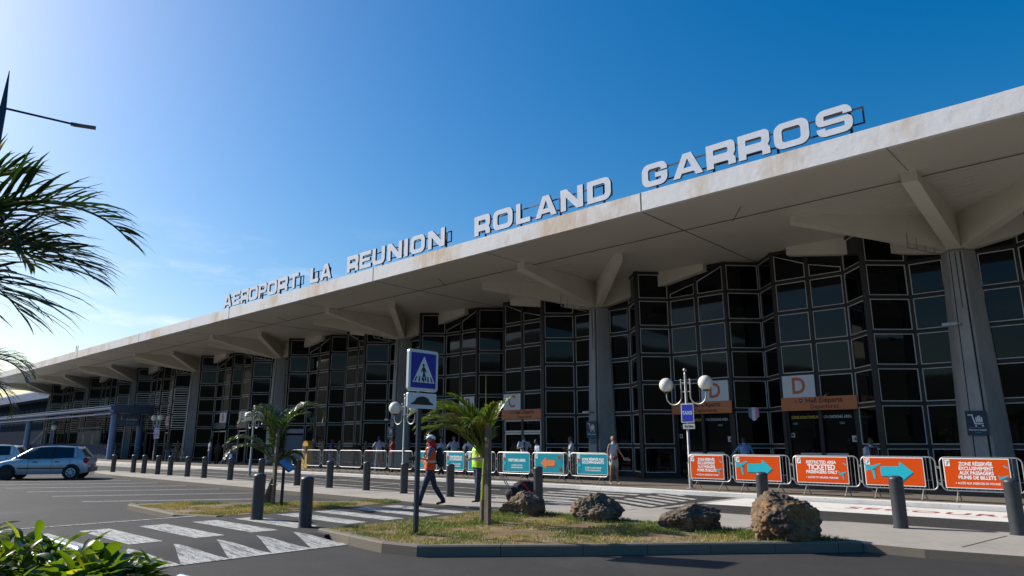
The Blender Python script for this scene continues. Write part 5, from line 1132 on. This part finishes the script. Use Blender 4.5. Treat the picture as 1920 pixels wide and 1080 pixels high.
for k in range(40):
    u = r.uniform(-1.0, 0.35); v = r.uniform(-0.25, 0.25); p = base+RT*u+FWH*v; sm_.tube([p, p+Vector((r.uniform(-.1, .1), r.uniform(-.1, .1), 0.9))], [0.012, 0.006], 5)
lm_.build('leaves', [LEAFB, mat('bush_leaf_young', (0.26, 0.30, 0.02), 0.35, trans=0.5)], t, True); sm_.build('stems', [BARK], t)
# ---------------------------------------------------------------- people
SKIN = {'light': mat('skin_light', (0.48, 0.27, 0.18), 0.55), 'tan': mat('skin_tan', (0.33, 0.16, 0.09), 0.55), 'dark': mat('skin_dark', (0.09, 0.045, 0.03), 0.55), 'brown': mat('skin_brown', (0.17, 0.085, 0.05), 0.55)}
def cmat(nm, c, rough=0.85): return bpy.data.materials.get('cloth_'+nm) or mat('cloth_'+nm, c, rough, noise_s=9, noise_amt=0.3, bump=0.3, bump_s=18)
HAIRM = {'black': mat('hair_black', (0.012, 0.010, 0.009), 0.6), 'brown': mat('hair_brown', (0.07, 0.035, 0.018), 0.6), 'blond': mat('hair_blond', (0.30, 0.19, 0.09), 0.55), 'ginger': mat('hair_ginger', (0.36, 0.12, 0.025), 0.5), 'grey': mat('hair_grey', (0.2, 0.19, 0.18), 0.6)}
def vox(mb, size, smooth=6):
    me = bpy.data.meshes.new('tmp'); me.from_pydata(mb.v, [], mb.f); o = bpy.data.objects.new('tmp', me); C.objects.link(o)
    m = o.modifiers.new('r', 'REMESH'); m.mode = 'VOXEL'; m.voxel_size = size
    s = o.modifiers.new('s', 'SMOOTH'); s.factor = 0.5; s.iterations = smooth
    dg = bpy.context.evaluated_depsgraph_get(); out = bpy.data.meshes.new_from_object(o.evaluated_get(dg))
    bpy.data.objects.remove(o); bpy.data.meshes.remove(me); return out
def ruffle(me, fn):
    nr = [v.normal.copy() for v in me.vertices]
    for v, n_ in zip(me.vertices, nr): v.co += n_*fn(v.co)
def cap(mb, a, b, ra, rb, n=12):
    a = Vector(a); b = Vector(b); pts = [a, a.lerp(b, 0.33), a.lerp(b, 0.66), b]
    mb.tube(pts, [ra, ra+(rb-ra)*0.33, ra+(rb-ra)*0.66, rb], n); mb.ball(a, ra*0.995, 10, 6); mb.ball(b, rb*0.995, 10, 6)
def rings(mb, rs, n=18):
    """rs: list of (centre, rx, ry)"""
    o = len(mb.v)
    for c, rx, ry in rs:
        for k in range(n):
            a = 2*math.pi*k/n; ca, sa = math.cos(a), math.sin(a)
            mb.v.append((c[0]+rx*abs(ca)**0.85*(1 if ca >= 0 else -1), c[1]+ry*abs(sa)**0.85*(1 if sa >= 0 else -1), c[2]))
    for j in range(len(rs)-1):
        for k in range(n): mb.f.append((o+j*n+k, o+j*n+(k+1) % n, o+(j+1)*n+(k+1) % n, o+(j+1)*n+k)); mb.m.append(0)
    mb.f.append(tuple(o+n-1-k for k in range(n))); mb.m.append(0); mb.f.append(tuple(o+(len(rs)-1)*n+k for k in range(n))); mb.m.append(0)
def seg_d(p, a, b):
    ab = b-a; t = max(0, min(1, (p-a).dot(ab)/max(1e-9, ab.length_squared))); return (p-(a+ab*t)).length
def person(lab, loc, rz, H=1.75, skin='tan', top='white', bottom='navy', topc=(0.6, 0.6, 0.6), botc=(0.03, 0.04, 0.07), shoe=(0.02, 0.02, 0.02), hair='black', hairlen=0, sleeve=0.45, lean=0.0, female=False,
           armL=None, armR=None, legL=(0, 0), legR=(0, 0), head_turn=0, head_down=0, skirt=None, z=0.103, group=None, detail=False, sit=False, name='person'):
    """local frame: facing -Y; x>0 is the person's left. leg=(thigh swing, knee bend) in degrees, forward positive; arm=((elbow xyz),(wrist xyz)) offsets from the shoulder"""
    k = H/1.75; t = thing(name, lab, 'person', (loc[0], loc[1], z), rz, group); t.scale = (k, k, k)
    V = Vector; mb = MB(); segs = []
    hz = 0.92 if not sit else 0.60
    sw = 0.185 if not female else 0.165
    L = R(lean); up = V((0, -math.sin(L), math.cos(L)))
    pel = V((0, 0, hz)); waist = pel+up*0.14; chest = pel+up*0.38; sho = pel+up*0.52; neck = pel+up*0.58; hd = neck+V((0, -math.sin(L*1.0)*0.05-0.015-0.05*math.sin(R(head_down)), 0.135-0.02*(1-math.cos(R(head_down)))))
    hips_w = 0.165 if not female else 0.175
    rings(mb, [(pel+up*-0.10, hips_w*0.80, 0.105), (pel, hips_w, 0.125), (waist, 0.145 if not female else 0.125, 0.105), (chest-up*0.06, 0.17 if not female else 0.15, 0.12), (chest+up*0.06, 0.18 if not female else 0.155, 0.118), (sho, 0.155 if not female else 0.135, 0.09), (sho+up*0.045, 0.075, 0.07), (neck+up*0.02, 0.058, 0.06)])
    cap(mb, neck-up*0.02, neck+up*0.06, 0.058, 0.053)
    segs.append(('top', pel+up*0.03, sho, 0.15)); segs.append(('bottom', pel-up*0.10, pel-up*0.02, 0.15)); segs.append(('skin', neck+up*0.035, neck+up*0.09, 0.06))
    # head
    T = Matrix.Translation(hd) @ Matrix.Rotation(R(head_turn), 4, 'Z') @ Matrix.Rotation(R(head_down), 4, 'X')
    hm = MB(); hm.ball((0, 0.01, 0.02), (0.078, 0.096, 0.105), 16, 12); hm.ball((0, -0.02, -0.055), (0.056, 0.062, 0.062), 14, 10)
    hm.ball((0, -0.088, -0.015), (0.013, 0.022, 0.022), 8, 6); hm.ball((0, -0.088, -0.022), (0.017, 0.014, 0.012), 8, 6)
    for s in (-1, 1): hm.ball((s*0.078, 0.012, -0.005), (0.012, 0.020, 0.032), 8, 6)
    hm.ball((0, -0.076, -0.068), (0.024, 0.012, 0.010), 8, 6)
    mb.add(hm.v, hm.f, 0, T); segs.append(('skin', hd+V((0, 0, -0.03)), hd+V((0, 0, 0.03)), 0.095))
    # legs
    for s, (sw_, kb) in ((1, legL), (-1, legR)):
        hip = pel+V((s*0.088, 0, -0.05)); a = R(sw_); th = 0.42 if not sit else 0.42
        knee = hip+V((s*0.01, -math.sin(a)*th, -math.cos(a)*th)); b = a-R(kb); sh = hip.z*0+0.385
        ank = knee+V((0, -math.sin(b)*sh, -math.cos(b)*sh))
        thick = 1.0 if skirt != 'skirt' else 0.82
        cap(mb, hip, knee, 0.094*thick, 0.072*thick); cap(mb, knee, ank, 0.071*thick if skirt != 'skirt' else 0.047, 0.062 if skirt is None else 0.034)
        if skirt == 'skirt' or skirt == 'shorts': cap(mb, knee, knee.lerp(ank, 0.35)+V((0, 0.012, 0)), 0.046, 0.050)
        toe_up = math.sin(b)*0.0
        fd = V((s*0.12, -1, 0)).normalized(); heel_lift = max(0, -b)*0.5
        fd = V((fd.x, fd.y*math.cos(heel_lift), -math.sin(heel_lift))).normalized()
        heel = ank+V((0, 0.035, -0.045)); toe = ank+fd*0.155+V((0, 0, -0.052))
        cap(mb, heel, toe, 0.040, 0.032); cap(mb, ank, heel, 0.036, 0.038)
        lb = 'bottom'
        if skirt in ('skirt', 'shorts'): segs.append(('skin', hip.lerp(knee, 0.62), knee, 0.07)); segs.append(('skin', knee, ank, 0.05)); segs.append(('bottom', hip, hip.lerp(knee, 0.35), 0.09))
        else: segs.append((lb, hip, knee, 0.09)); segs.append((lb, knee, ank, 0.055))
        segs.append(('shoe', heel, toe, 0.045))
    if skirt == 'skirt': rings(mb, [(pel+V((0, 0, -0.24)), 0.180, 0.145), (pel+V((0, 0, -0.12)), 0.180, 0.14), (pel+V((0, 0, 0.06)), 0.15, 0.115)]); segs.append(('bottom', pel+V((0, 0, -0.20)), pel, 0.17))
    # arms
    hands = []
    for s, am in ((1, armL), (-1, armR)):
        shp = sho+V((s*sw, 0, -0.012)); el_, wr_ = am if am else ((s*0.045, 0.025, -0.275), (s*0.055, -0.03, -0.515))
        el_ = shp+V(el_); wr_ = shp+V(wr_)
        tk = 1.0 if not female else 0.82
        cap(mb, sho+V((s*0.10, 0, -0.01)), shp, 0.06, 0.056*tk); cap(mb, shp, el_, 0.052*tk, 0.040*tk); cap(mb, el_, wr_, 0.040*tk, 0.027*tk)
        f = (wr_-el_).normalized(); palm = wr_+f*0.075; cap(mb, wr_, palm, 0.026*tk, 0.030*tk)
        hands.append((s, wr_, palm, f, tk))
        if sleeve > 0:
            sl_ = shp.lerp(el_, min(1, sleeve*1.5)) if sleeve < 0.66 else el_
            segs.append(('top', shp+V((-s*0.05, 0, 0)), sl_, 0.055))
            if sleeve < 0.66: cap(mb, shp, sl_, 0.066*tk, 0.064*tk); segs.append(('skin', sl_.lerp(el_, 0.15), el_, 0.045)); segs.append(('skin', el_, palm, 0.035))
            else: segs.append(('top', el_, el_.lerp(wr_, 0.92), 0.04)); segs.append(('skin', wr_, palm, 0.03))
        else: segs.append(('skin', shp+V((s*0.01, 0, 0)), el_, 0.045)); segs.append(('skin', el_, palm, 0.035))
    me = vox(mb, 0.0115 if detail else 0.017, 3)
    names = ['skin', 'top', 'bottom', 'shoe']; mats = [SKIN[skin], cmat(top, topc), cmat(bottom, botc), cmat('shoe_%d' % int(shoe[0]*1000), shoe, 0.6)]
    # fingers appended to the same mesh
    fb = MB()
    for (s, wr_, palm, f, tk) in hands:
        side = f.cross(V((0, 1, 0))); side = side.normalized() if side.length > 0.2 else V((1, 0, 0)); nn = side.cross(f).normalized()
        inward = -1 if (nn.x*s) > 0 else 1; nn = nn*inward
        for j, ln in enumerate((0.068, 0.076, 0.070, 0.056)):
            a = palm+side*((j-1.5)*0.0175)*tk+f*0.012; c1 = a+f*ln*0.5+nn*0.006; c2 = c1+(f*0.75+nn*0.65).normalized()*ln*0.3; c3 = c2+(f*0.35+nn*0.9).normalized()*ln*0.25
            fb.tube([a-f*0.012, c1, c2, c3], [0.0095, 0.0088, 0.008, 0.006], 6)
        a = wr_+f*0.03+side*-0.022; fb.tube([a, a-side*0.02+f*0.03+nn*0.006, a-side*0.022+f*0.055+nn*0.014], [0.012, 0.0095, 0.007], 6)
    ruffle(me, lambda c: 0.011*noise.noise(Vector((c.x*9, c.y*9, c.z*7.2)))+0.005*noise.noise(c*22) if c.z < 1.42 and abs(c.x) < 0.30 else 0)
    vs = [tuple(v.co) for v in me.vertices]; fs = [tuple(p.vertices) for p in me.polygons]; mi = []
    for p in me.polygons:
        c = p.center; best = min(segs, key=lambda q: seg_d(c, q[1], q[2])-q[3]); mi.append(names.index(best[0]))
    o = len(vs); vs += fb.v; fs += [tuple(i+o for i in f) for f in fb.f]; mi += [0]*len(fb.f)
    bpy.data.meshes.remove(me)
    nm = bpy.data.meshes.new('body'); nm.from_pydata(vs, [], fs)
    for m_ in mats: nm.materials.append(m_)
    nm.polygons.foreach_set('material_index', mi); nm.polygons.foreach_set('use_smooth', [True]*len(nm.polygons)); nm.update()
    link('body', nm, t)
    # hair and eyes
    if hair:
        h = MB(); h.ball((0, 0.022, 0.036), (0.087, 0.098, 0.103), 16, 12)
        if hairlen > 0: rings(h, [(V((0, 0.055, -0.10-hairlen)), 0.055, 0.03), (V((0, 0.05, -0.10)), 0.085, 0.05), (V((0, 0.035, 0.03)), 0.088, 0.065)])
        hv = [Vector(v) for v in h.v]
        h2 = MB(); h2.add([tuple(v) for v in hv], h.f, 0)
        hme = vox(h2, 0.012, 3); keep = []
        bm = bmesh.new(); bm.from_mesh(hme); dl = [v for v in bm.verts if (v.co.y < -0.035 and v.co.z < 0.055) or (v.co.y < 0.0 and v.co.z < -0.005) or (hairlen == 0 and v.co.z < -0.06)]
        bmesh.ops.delete(bm, geom=dl, context='VERTS'); bm.transform(T); bm.to_mesh(hme); bm.free()
        hme.materials.clear(); hme.materials.append(HAIRM[hair]); hme.name = 'hair'; hme.polygons.foreach_set('use_smooth', [True]*len(hme.polygons)); link('hair', hme, t)
    e = MB()
    for s in (-1, 1): e.ball((s*0.031, -0.080, 0.008), (0.013, 0.008, 0.008), 8, 6, 0)
    e2 = MB(); e2.add(e.v, e.f, 0, T); e2.build('eyes', [BLACKP], t)
    return t, T, dict(pel=pel, sho=sho, neck=neck, hd=hd, chest=chest, up=up, waist=waist)
def face_to(x, y): return 0
def rot(right, fwd):
    """rotation so that the person faces the given camera-relative direction (right, away)"""
    v = RT*right+FWH*fwd; return math.atan2(v.y, v.x)+math.pi/2

# worker in the orange vest
t, T, J = person('bearded worker in orange vest and white helmet walking left with a camera', (-13.05, 11.2), rot(-1, -0.12), 1.63, 'tan', 'grey', 'workblue', (0.14, 0.15, 0.19), (0.028, 0.038, 0.075), hair='brown', sleeve=0.4, armL=((0.05, -0.06, -0.27), (-0.05, -0.27, -0.24)), armR=((-0.05, 0.08, -0.27), (-0.05, 0.04, -0.52)), legL=(20, 3), legR=(-18, 16), detail=True, z=0.10)
def vest(t, J, c, band, nm='vest'):
    m = MB(); up = J['up']; p = J['pel']
    rings(m, [(p-up*0.02, 0.186, 0.148), (p+up*0.10, 0.178, 0.142), (p+up*0.30, 0.192, 0.15), (p+up*0.44, 0.192, 0.145), (p+up*0.53, 0.15, 0.11), (p+up*0.56, 0.09, 0.085)]); me = vox(m, 0.014, 2)
    me.materials.clear(); me.materials.append(c); me.materials.append(band); me.name = nm
    ruffle(me, lambda c: 0.012*noise.noise(c*10)+0.004*noise.noise(c*24))
    for q in me.polygons:
        h = (q.center-p).dot(up); x = abs(q.center.x)
        q.material_index = 1 if (0.16 < h < 0.21) or (h > 0.20 and 0.075 < x < 0.115) else 0
    me.polygons.foreach_set('use_smooth', [True]*len(me.polygons)); return link(nm, me, t)
BAND = mat('reflective_band', (0.5, 0.5, 0.48), 0.4)
vest(t, J, cmat('hi_vis_orange', (0.85, 0.10, 0.008)), BAND)
def helmet(t, T, cam_=True):
    m = MB(); m.ball((0, 0.01, 0.045), (0.108, 0.128, 0.10), 20, 12); 
    for v_i, v in enumerate(m.v):
        if v[2] < 0.03: m.v[v_i] = (v[0], v[1], 0.03)
    m.box((0, -0.13, 0.035), (0.13, 0.07, 0.012)); m2 = MB(); m2.add(m.v, m.f, 0, T); h = m2.build('helmet', [mat('helmet_white', (0.72, 0.72, 0.72), 0.3)], t, True)
    m = MB(); m.ball((0, -0.13, 0.085), (0.03, 0.02, 0.03), 10, 8); m.ball((-0.05, -0.11, 0.10), (0.028, 0.03, 0.028), 10, 8); m.ball((0.09, -0.06, 0.06), (0.02, 0.03, 0.02), 10, 8); m.ball((0.105, 0.0, 0.05), (0.012, 0.025, 0.02), 10, 8); m.tube([(0.10, -0.04, 0.05), (0.11, 0.03, 0.04), (0.08, 0.09, 0.04)], 0.007, 5)
    m2 = MB(); m2.add(m.v, m.f, 0, T); m2.build('headlamp', [BLACKP], h, True)
helmet(t, T)
m = MB(); m.ball((0, -0.05, -0.11), (0.06, 0.055, 0.06), 12, 10); m.ball((0, -0.065, -0.16), (0.045, 0.04, 0.06), 12, 10); m.ball((0, -0.06, -0.21), (0.028, 0.028, 0.045), 10, 8); m2 = MB(); m2.add(m.v, m.f, 0, T); me = vox(m2, 0.01, 2); me.materials.clear(); me.materials.append(HAIRM['brown']); link('beard', me, t)
m = MB(); rings(m, [(J['neck']+Vector((0, 0.03, -0.03)), 0.13, 0.125), (J['neck']+Vector((0, 0.015, 0.03)), 0.10, 0.10), (J['neck']+Vector((0, 0.02, 0.10)), 0.088, 0.095)]); m.ball(J['neck']+Vector((0, 0.10, -0.01)), (0.09, 0.07, 0.045), 12, 8); me = vox(m, 0.012, 2)
ruffle(me, lambda c: 0.010*noise.noise(c*28))
me.materials.clear(); me.materials.append(cmat('scarf_red', (0.65, 0.015, 0.012))); me.polygons.foreach_set('use_smooth', [True]*len(me.polygons)); link('scarf', me, t)
m = MB(); m.ball((0.0, 0.235, 1.22), (0.14, 0.10, 0.25), 16, 12); m.ball((0, 0.27, 1.08), (0.13, 0.09, 0.14), 14, 10); me = vox(m, 0.015, 2); me.materials.clear(); me.materials.append(cmat('pack_black', (0.015, 0.014, 0.018))); bpk = link('backpack', me, t)
m = MB()
for s in (-1, 1): m.tube([(s*0.10, 0.17, 1.40), (s*0.11, 0.05, 1.485), (s*0.115, -0.10, 1.42), (s*0.125, -0.155, 1.25), (s*0.13, -0.08, 1.10), (s*0.11, 0.17, 1.05)], 0.016, 6)
m.build('strap', [bpy.data.materials['cloth_pack_black']], bpk)
cm_ = thing('camera_device', 'small black camera held in front by the orange vested worker', 'camera', (-13.05, 11.2, 0.10), rot(-1, -0.12)); cm_.scale = (1.63/1.75,)*3
m = MB(); m.box((0.10, -0.42, 1.185), (0.13, 0.09, 0.10)); m.tube([(0.10, -0.46, 1.185), (0.10, -0.56, 1.18)], 0.04, 12); m.build('camera_body', [BLACKP], cm_)

# worker in the yellow vest, behind the palm
t, T, J = person('worker in yellow vest and white helmet half hidden behind the palm trunk', (-13.0, 12.75), rot(-0.9, -0.5), 1.66, 'light', 'darkgrey', 'workblue', (0.10, 0.11, 0.13), (0.028, 0.038, 0.075), hair='grey', sleeve=0.4, armL=((0.05, -0.04, -0.27), (-0.02, -0.25, -0.30)), armR=((-0.06, 0.10, -0.26), (-0.09, 0.22, -0.46)), legL=(6, 2), legR=(-6, 4), detail=True, z=0.10)
vest(t, J, cmat('hi_vis_yellow', (0.50, 0.85, 0.02)), BAND); helmet(t, T)
t = thing('wheeled_bag', 'bulky black wheeled bag with a red strap pulled behind the yellow vested worker', 'bag', (-12.35, 13.55, 0.11), rot(-1, -0.3))
m = MB(); m.ball((0, 0.15, 0.27), (0.22, 0.33, 0.25), 18, 12); m.ball((0.02, -0.12, 0.2), (0.2, 0.22, 0.18), 14, 10); m.ball((0, 0.33, 0.36), (0.16, 0.15, 0.14), 14, 10); me = vox(m, 0.02, 2)
ruffle(me, lambda c: 0.025*noise.noise(c*9))
me.materials.clear(); me.materials.append(bpy.data.materials['cloth_pack_black']); me.polygons.foreach_set('use_smooth', [True]*len(me.polygons)); link('bag_body', me, t)
for s in (-1, 1): m = MB(); m.lathe([(0, -0.02), (0.09, -0.02), (0.09, 0.02), (0, 0.02)], 16, M=Matrix.Translation((s*0.2, -0.16, 0.09)) @ Matrix.Rotation(R(90), 4, 'Y')); m.build('wheel', [BLACKP], t)
m = MB(); m.tube([(0.1, -0.2, 0.30), (0.1, -0.45, 0.66)], 0.013, 6); m.tube([(-0.1, -0.2, 0.30), (-0.1, -0.45, 0.66)], 0.013, 6); m.tube([(-0.1, -0.45, 0.66), (0.1, -0.45, 0.66)], 0.015, 6); m.build('handle', [GALV], t)
m = MB(); m.tube([(0.19, 0.05, 0.48), (0.235, 0.18, 0.33), (0.22, 0.32, 0.2)], 0.018, 6); m.build('strap', [bpy.data.materials['cloth_scarf_red']], t)

# woman walking at the right
t, T, J = person('fair haired woman in white sleeveless top and pale shorts between the teal and orange barriers', (-15.05, 21.75), rot(0.35, -1), 1.70, 'tan', 'white', 'palegreen', (0.62, 0.60, 0.64), (0.50, 0.55, 0.50), shoe=(0.30, 0.18, 0.10), hair='blond', sleeve=0, female=True, armL=((0.10, -0.02, -0.25), (0.20, -0.12, -0.46)), armR=((-0.06, 0.05, -0.26), (-0.05, -0.08, -0.48)), legL=(8, 2), legR=(-4, 10), skirt='skirt', detail=True)
m = MB(); m.ball((-0.02, -0.17, 0.96), (0.10, 0.045, 0.075), 14, 10); m.tube([(0.14, 0.0, 1.44), (0.08, -0.13, 1.25), (-0.04, -0.16, 1.02)], 0.008, 5); tg = m.build('shoulder_bag', [mat('leather_brown', (0.25, 0.07, 0.025), 0.5)], t, True)
tg2 = thing('sandals', 'pair of flat grey sandals carried by the woman in the white top', 'shoes', (-15.05, 21.75, 0.103), rot(0.35, -1))
m = MB(); m.ball((0.42, -0.22, 0.90), (0.10, 0.045, 0.05), 12, 8); m.ball((0.48, -0.26, 0.86), (0.09, 0.04, 0.045), 12, 8); m.build('sandal', [mat('sandal_grey', (0.28, 0.24, 0.2), 0.6)], tg2, True)
m = MB(); 
for s in (-1, 1): m.ball((s*0.032, -0.092, 0.008), (0.026, 0.008, 0.017), 10, 6)
m2 = MB(); m2.add(m.v, m.f, 0, T); m2.build('sunglasses', [BLACKP], t)

def std(lab, x, y, rz, **k): return person(lab, (x, y), rz, **k)
BK = dict(topc=(0.015, 0.015, 0.02)); BLUE_ARM = ((0.05, -0.10, -0.24), (-0.10, -0.22, -0.13))
# bare barrier group
r_ = std('woman with long ginger hair in a blue dress behind the second bare barrier', -38.5, 23.6, rot(0.9, -0.4), H=1.72, skin='light', top='dressblue', topc=(0.10, 0.22, 0.36), bottom='dressblue', botc=(0.10, 0.22, 0.36), hair='ginger', hairlen=0.30, sleeve=0.3, female=True, head_down=12, skirt='skirt')
std('person in a bright blue shirt seen from the side behind the narrow bare barrier', -36.6, 23.6, rot(1, 0.3), H=1.70, skin='brown', top='royal', topc=(0.01, 0.03, 0.22), bottom='jeans', botc=(0.10, 0.16, 0.26), lean=10, armL=BLUE_ARM)
std('person in a grey patterned top facing the bright blue shirt', -35.6, 23.6, rot(-0.8, -0.4), H=1.62, skin='brown', top='grey2', topc=(0.11, 0.10, 0.11), bottom='greyjeans', botc=(0.16, 0.18, 0.22), hair='brown', armL=BLUE_ARM)
std('dark clad person partly lost in the shade, left behind the wide bare barrier', -34.8, 24.2, rot(0.3, -1), H=1.58, skin='dark', top='black', topc=(0.015, 0.015, 0.02), bottom='black2', botc=(0.01, 0.01, 0.012), armL=BLUE_ARM)
std('long haired woman in dark red behind the right half of the wide bare barrier', -33.0, 23.6, rot(-0.6, -0.6), H=1.58, skin='brown', top='darkred', topc=(0.10, 0.03, 0.03), bottom='black2', botc=(0.01, 0.01, 0.012), hairlen=0.22, female=True, armL=BLUE_ARM)
std('child sized person in a light blue shirt beside the man in khaki trousers', -31.7, 23.4, rot(-0.4, 1), H=1.46, skin='brown', top='sky', topc=(0.12, 0.25, 0.50), bottom='sky2', botc=(0.12, 0.25, 0.50))
std('man in a pale blue shirt and khaki trousers seen from behind', -31.0, 23.0, rot(-0.2, 1), H=1.80, skin='brown', top='paleblue', topc=(0.42, 0.47, 0.60), bottom='khaki', botc=(0.20, 0.13, 0.07), armR=((-0.12, 0.04, -0.24), (-0.02, -0.1, -0.40)), armL=((0.14, 0.05, -0.22), (0.10, -0.10, -0.42)))
std('woman in a red top standing in front of the column trolley sign', -29.7, 22.9, rot(-1, -0.2), H=1.80, skin='brown', top='red', topc=(0.40, 0.03, 0.02), bottom='black2', botc=(0.01, 0.01, 0.012), hairlen=0.14, female=True, armL=((0.03, -0.12, -0.22), (-0.06, -0.28, -0.10)))
# centre group
std('man in a pale blue uniform shirt framed by the dark doorway, left of two others', -26.1, 23.1, rot(-0.3, -1), H=1.72, skin='brown', top='uniform', topc=(0.30, 0.38, 0.52), bottom='navy2', botc=(0.012, 0.016, 0.03))
std('man in a white shirt with a lanyard in the middle of the dark doorway', -25.2, 23.1, rot(0.3, -1), H=1.79, skin='brown', top='whiteblue', topc=(0.45, 0.50, 0.60), bottom='navy2', botc=(0.012, 0.016, 0.03), armR=((-0.14, 0.04, -0.22), (-0.06, -0.06, -0.40)))
t, T, J = std('man with a small dark backpack seen from behind in the dark doorway', -24.1, 23.0, rot(0.6, 0.8), H=1.70, skin='brown', top='whiteblue', topc=(0.45, 0.50, 0.60), bottom='navy2', botc=(0.012, 0.016, 0.03), armL=((0.16, 0.0, -0.20), (0.05, -0.16, -0.32)), armR=((-0.16, 0.0, -0.20), (-0.05, -0.16, -0.32)))
m = MB(); m.ball((0, 0.19, 1.22), (0.13, 0.08, 0.2), 14, 10); m.build('backpack', [cmat('pack_grey', (0.05, 0.06, 0.075))], t, True)
t, T, J = std('uniformed man with dark tie and epaulettes before the white framed doors', -20.6, 23.0, rot(0.2, -1), H=1.81, skin='dark', top='uniformwhite', topc=(0.50, 0.56, 0.70), bottom='navy2', botc=(0.012, 0.016, 0.03), armR=((-0.10, -0.05, -0.25), (0.06, -0.22, -0.20)), armL=((0.14, 0.03, -0.22), (0.10, -0.02, -0.42)))
m = MB(); m.box((0, -0.135, 1.28), (0.06, 0.02, 0.34)); m.build('tie', [BLACKP], t)
m = MB(); m.box((0.17, 0, 1.475), (0.09, 0.10, 0.02)); m.box((-0.17, 0, 1.475), (0.09, 0.10, 0.02)); m.build('epaulette', [BLACKP], t)
std('uniformed man bending forward with a bag on his back, right of the doors', -19.6, 23.0, rot(-0.9, -0.4), H=1.64, skin='dark', top='uniformwhite', topc=(0.50, 0.56, 0.70), bottom='navy2', botc=(0.012, 0.016, 0.03), lean=22, head_down=18)
std('man in a white shirt in profile walking left, just left of the column', -18.0, 23.0, rot(-1, -0.1), H=1.72, skin='brown', top='whiteblue', topc=(0.45, 0.50, 0.60), bottom='navy2', botc=(0.012, 0.016, 0.03), legL=(22, 4), legR=(-22, 14), head_down=14, hair='brown', armL=((0.03, -0.10, -0.24), (0.02, -0.26, -0.20)))
# right group
t, T, J = std('man in a light blue shirt with a brown bag above the left orange arrow panel', -10.85, 23.7, rot(0.1, 1), H=1.66, skin='brown', top='skyshirt', topc=(0.16, 0.30, 0.55), bottom='navy2', botc=(0.012, 0.016, 0.03), lean=14, sleeve=0.9, armL=((0.14, -0.10, -0.18), (0.26, -0.25, -0.34)), armR=((-0.10, 0.02, -0.25), (-0.2, -0.14, -0.40)))
m = MB(); m.ball((-0.26, 0.08, 1.02), (0.17, 0.10, 0.16), 14, 10); m.build('bag', [bpy.data.materials['leather_brown']], t, True)
t, T, J = std('man in sunglasses, pale shirt and rucksack straps above the right orange arrow panel', -6.75, 23.6, rot(0.15, -1), H=1.60, skin='dark', top='paleblue', topc=(0.42, 0.47, 0.60), bottom='navy2', botc=(0.012, 0.016, 0.03), head_down=16)
m = MB(); m.box((0, -0.128, 1.25), (0.17, 0.02, 0.40)); m.build('vest', [cmat('plum', (0.05, 0.01, 0.02))], t)
m = MB()
for s in (-1, 1): m.tube([(s*0.12, 0.10, 1.46), (s*0.12, -0.10, 1.46), (s*0.13, -0.145, 1.25), (s*0.15, -0.10, 1.05)], 0.022, 6)
m.build('strap', [BLACKP], t)
m = MB()
for s in (-1, 1): m.ball((s*0.032, -0.092, 0.008), (0.026, 0.008, 0.017), 10, 6)
m2 = MB(); m2.add(m.v, m.f, 0, T); m2.build('sunglasses', [BLACKP], t)
# left group
t, T, J = std('man in a dark cap and olive jacket standing in front of the far column', -60.0, 23.4, rot(0.5, -0.9), H=1.80, skin='brown', top='olive', topc=(0.07, 0.075, 0.05), bottom='jeans', botc=(0.10, 0.16, 0.26), sleeve=0.9)
m = MB(); m.ball((0, 0.01, 0.06), (0.092, 0.11, 0.075), 14, 8); m.box((0, -0.12, 0.05), (0.12, 0.08, 0.012)); m2 = MB(); m2.add(m.v, m.f, 0, T); m2.build('cap', [cmat('cap_dark', (0.02, 0.035, 0.04))], t, True)
std('person in brown clothes with arms folded beside the man in the dark cap', -58.6, 23.6, rot(-0.3, -1), H=1.64, skin='dark', top='brownshirt', topc=(0.09, 0.06, 0.035), bottom='brown2', botc=(0.13, 0.08, 0.045), armL=((0.05, -0.1, -0.24), (-0.14, -0.18, -0.20)), armR=((-0.05, -0.1, -0.24), (0.14, -0.16, -0.22)))
std('man in a white T shirt and blue jeans standing before entrance B', -51.2, 22.9, rot(0.8, 0.5), H=1.74, skin='brown', top='tshirt', topc=(0.55, 0.55, 0.60), bottom='jeansblue', botc=(0.04, 0.11, 0.25))
std('person in dark clothes just right of the man in the white T shirt', -50.6, 23.2, rot(-0.2, -1), H=1.62, skin='dark', top='darkblue', topc=(0.02, 0.03, 0.055), bottom='black2', botc=(0.01, 0.01, 0.012))
std('person in a dusty pink shirt and jeans stepping wide beside a blue suitcase', -48.9, 23.2, rot(-0.9, 0.3), H=1.66, skin='brown', top='pink', topc=(0.30, 0.16, 0.20), bottom='jeans', botc=(0.10, 0.16, 0.26), legL=(34, 8), legR=(8, 10), z=0.08)
t = thing('suitcase', 'blue upright suitcase beside the person in the pink shirt', 'suitcase', (-48.2, 23.2, 0.103))
m = MB(); m.box((0, 0, 0.40), (0.45, 0.28, 0.66)); m.build('shell', [mat('suitcase_blue', (0.02, 0.10, 0.30), 0.4)], t)
for s in (-1, 1): m = MB(); m.lathe([(0, -0.02), (0.04, -0.02), (0.04, 0.02), (0, 0.02)], 10, M=Matrix.Translation((s*0.18, 0, 0.04)) @ Matrix.Rotation(R(90), 4, 'X')); m.build('wheel', [BLACKP], t)
m = MB(); m.tube([(-0.12, 0.1, 0.7), (-0.12, 0.1, 1.0), (0.12, 0.1, 1.0), (0.12, 0.1, 0.7)], 0.012, 6); m.build('handle', [GALV], t)
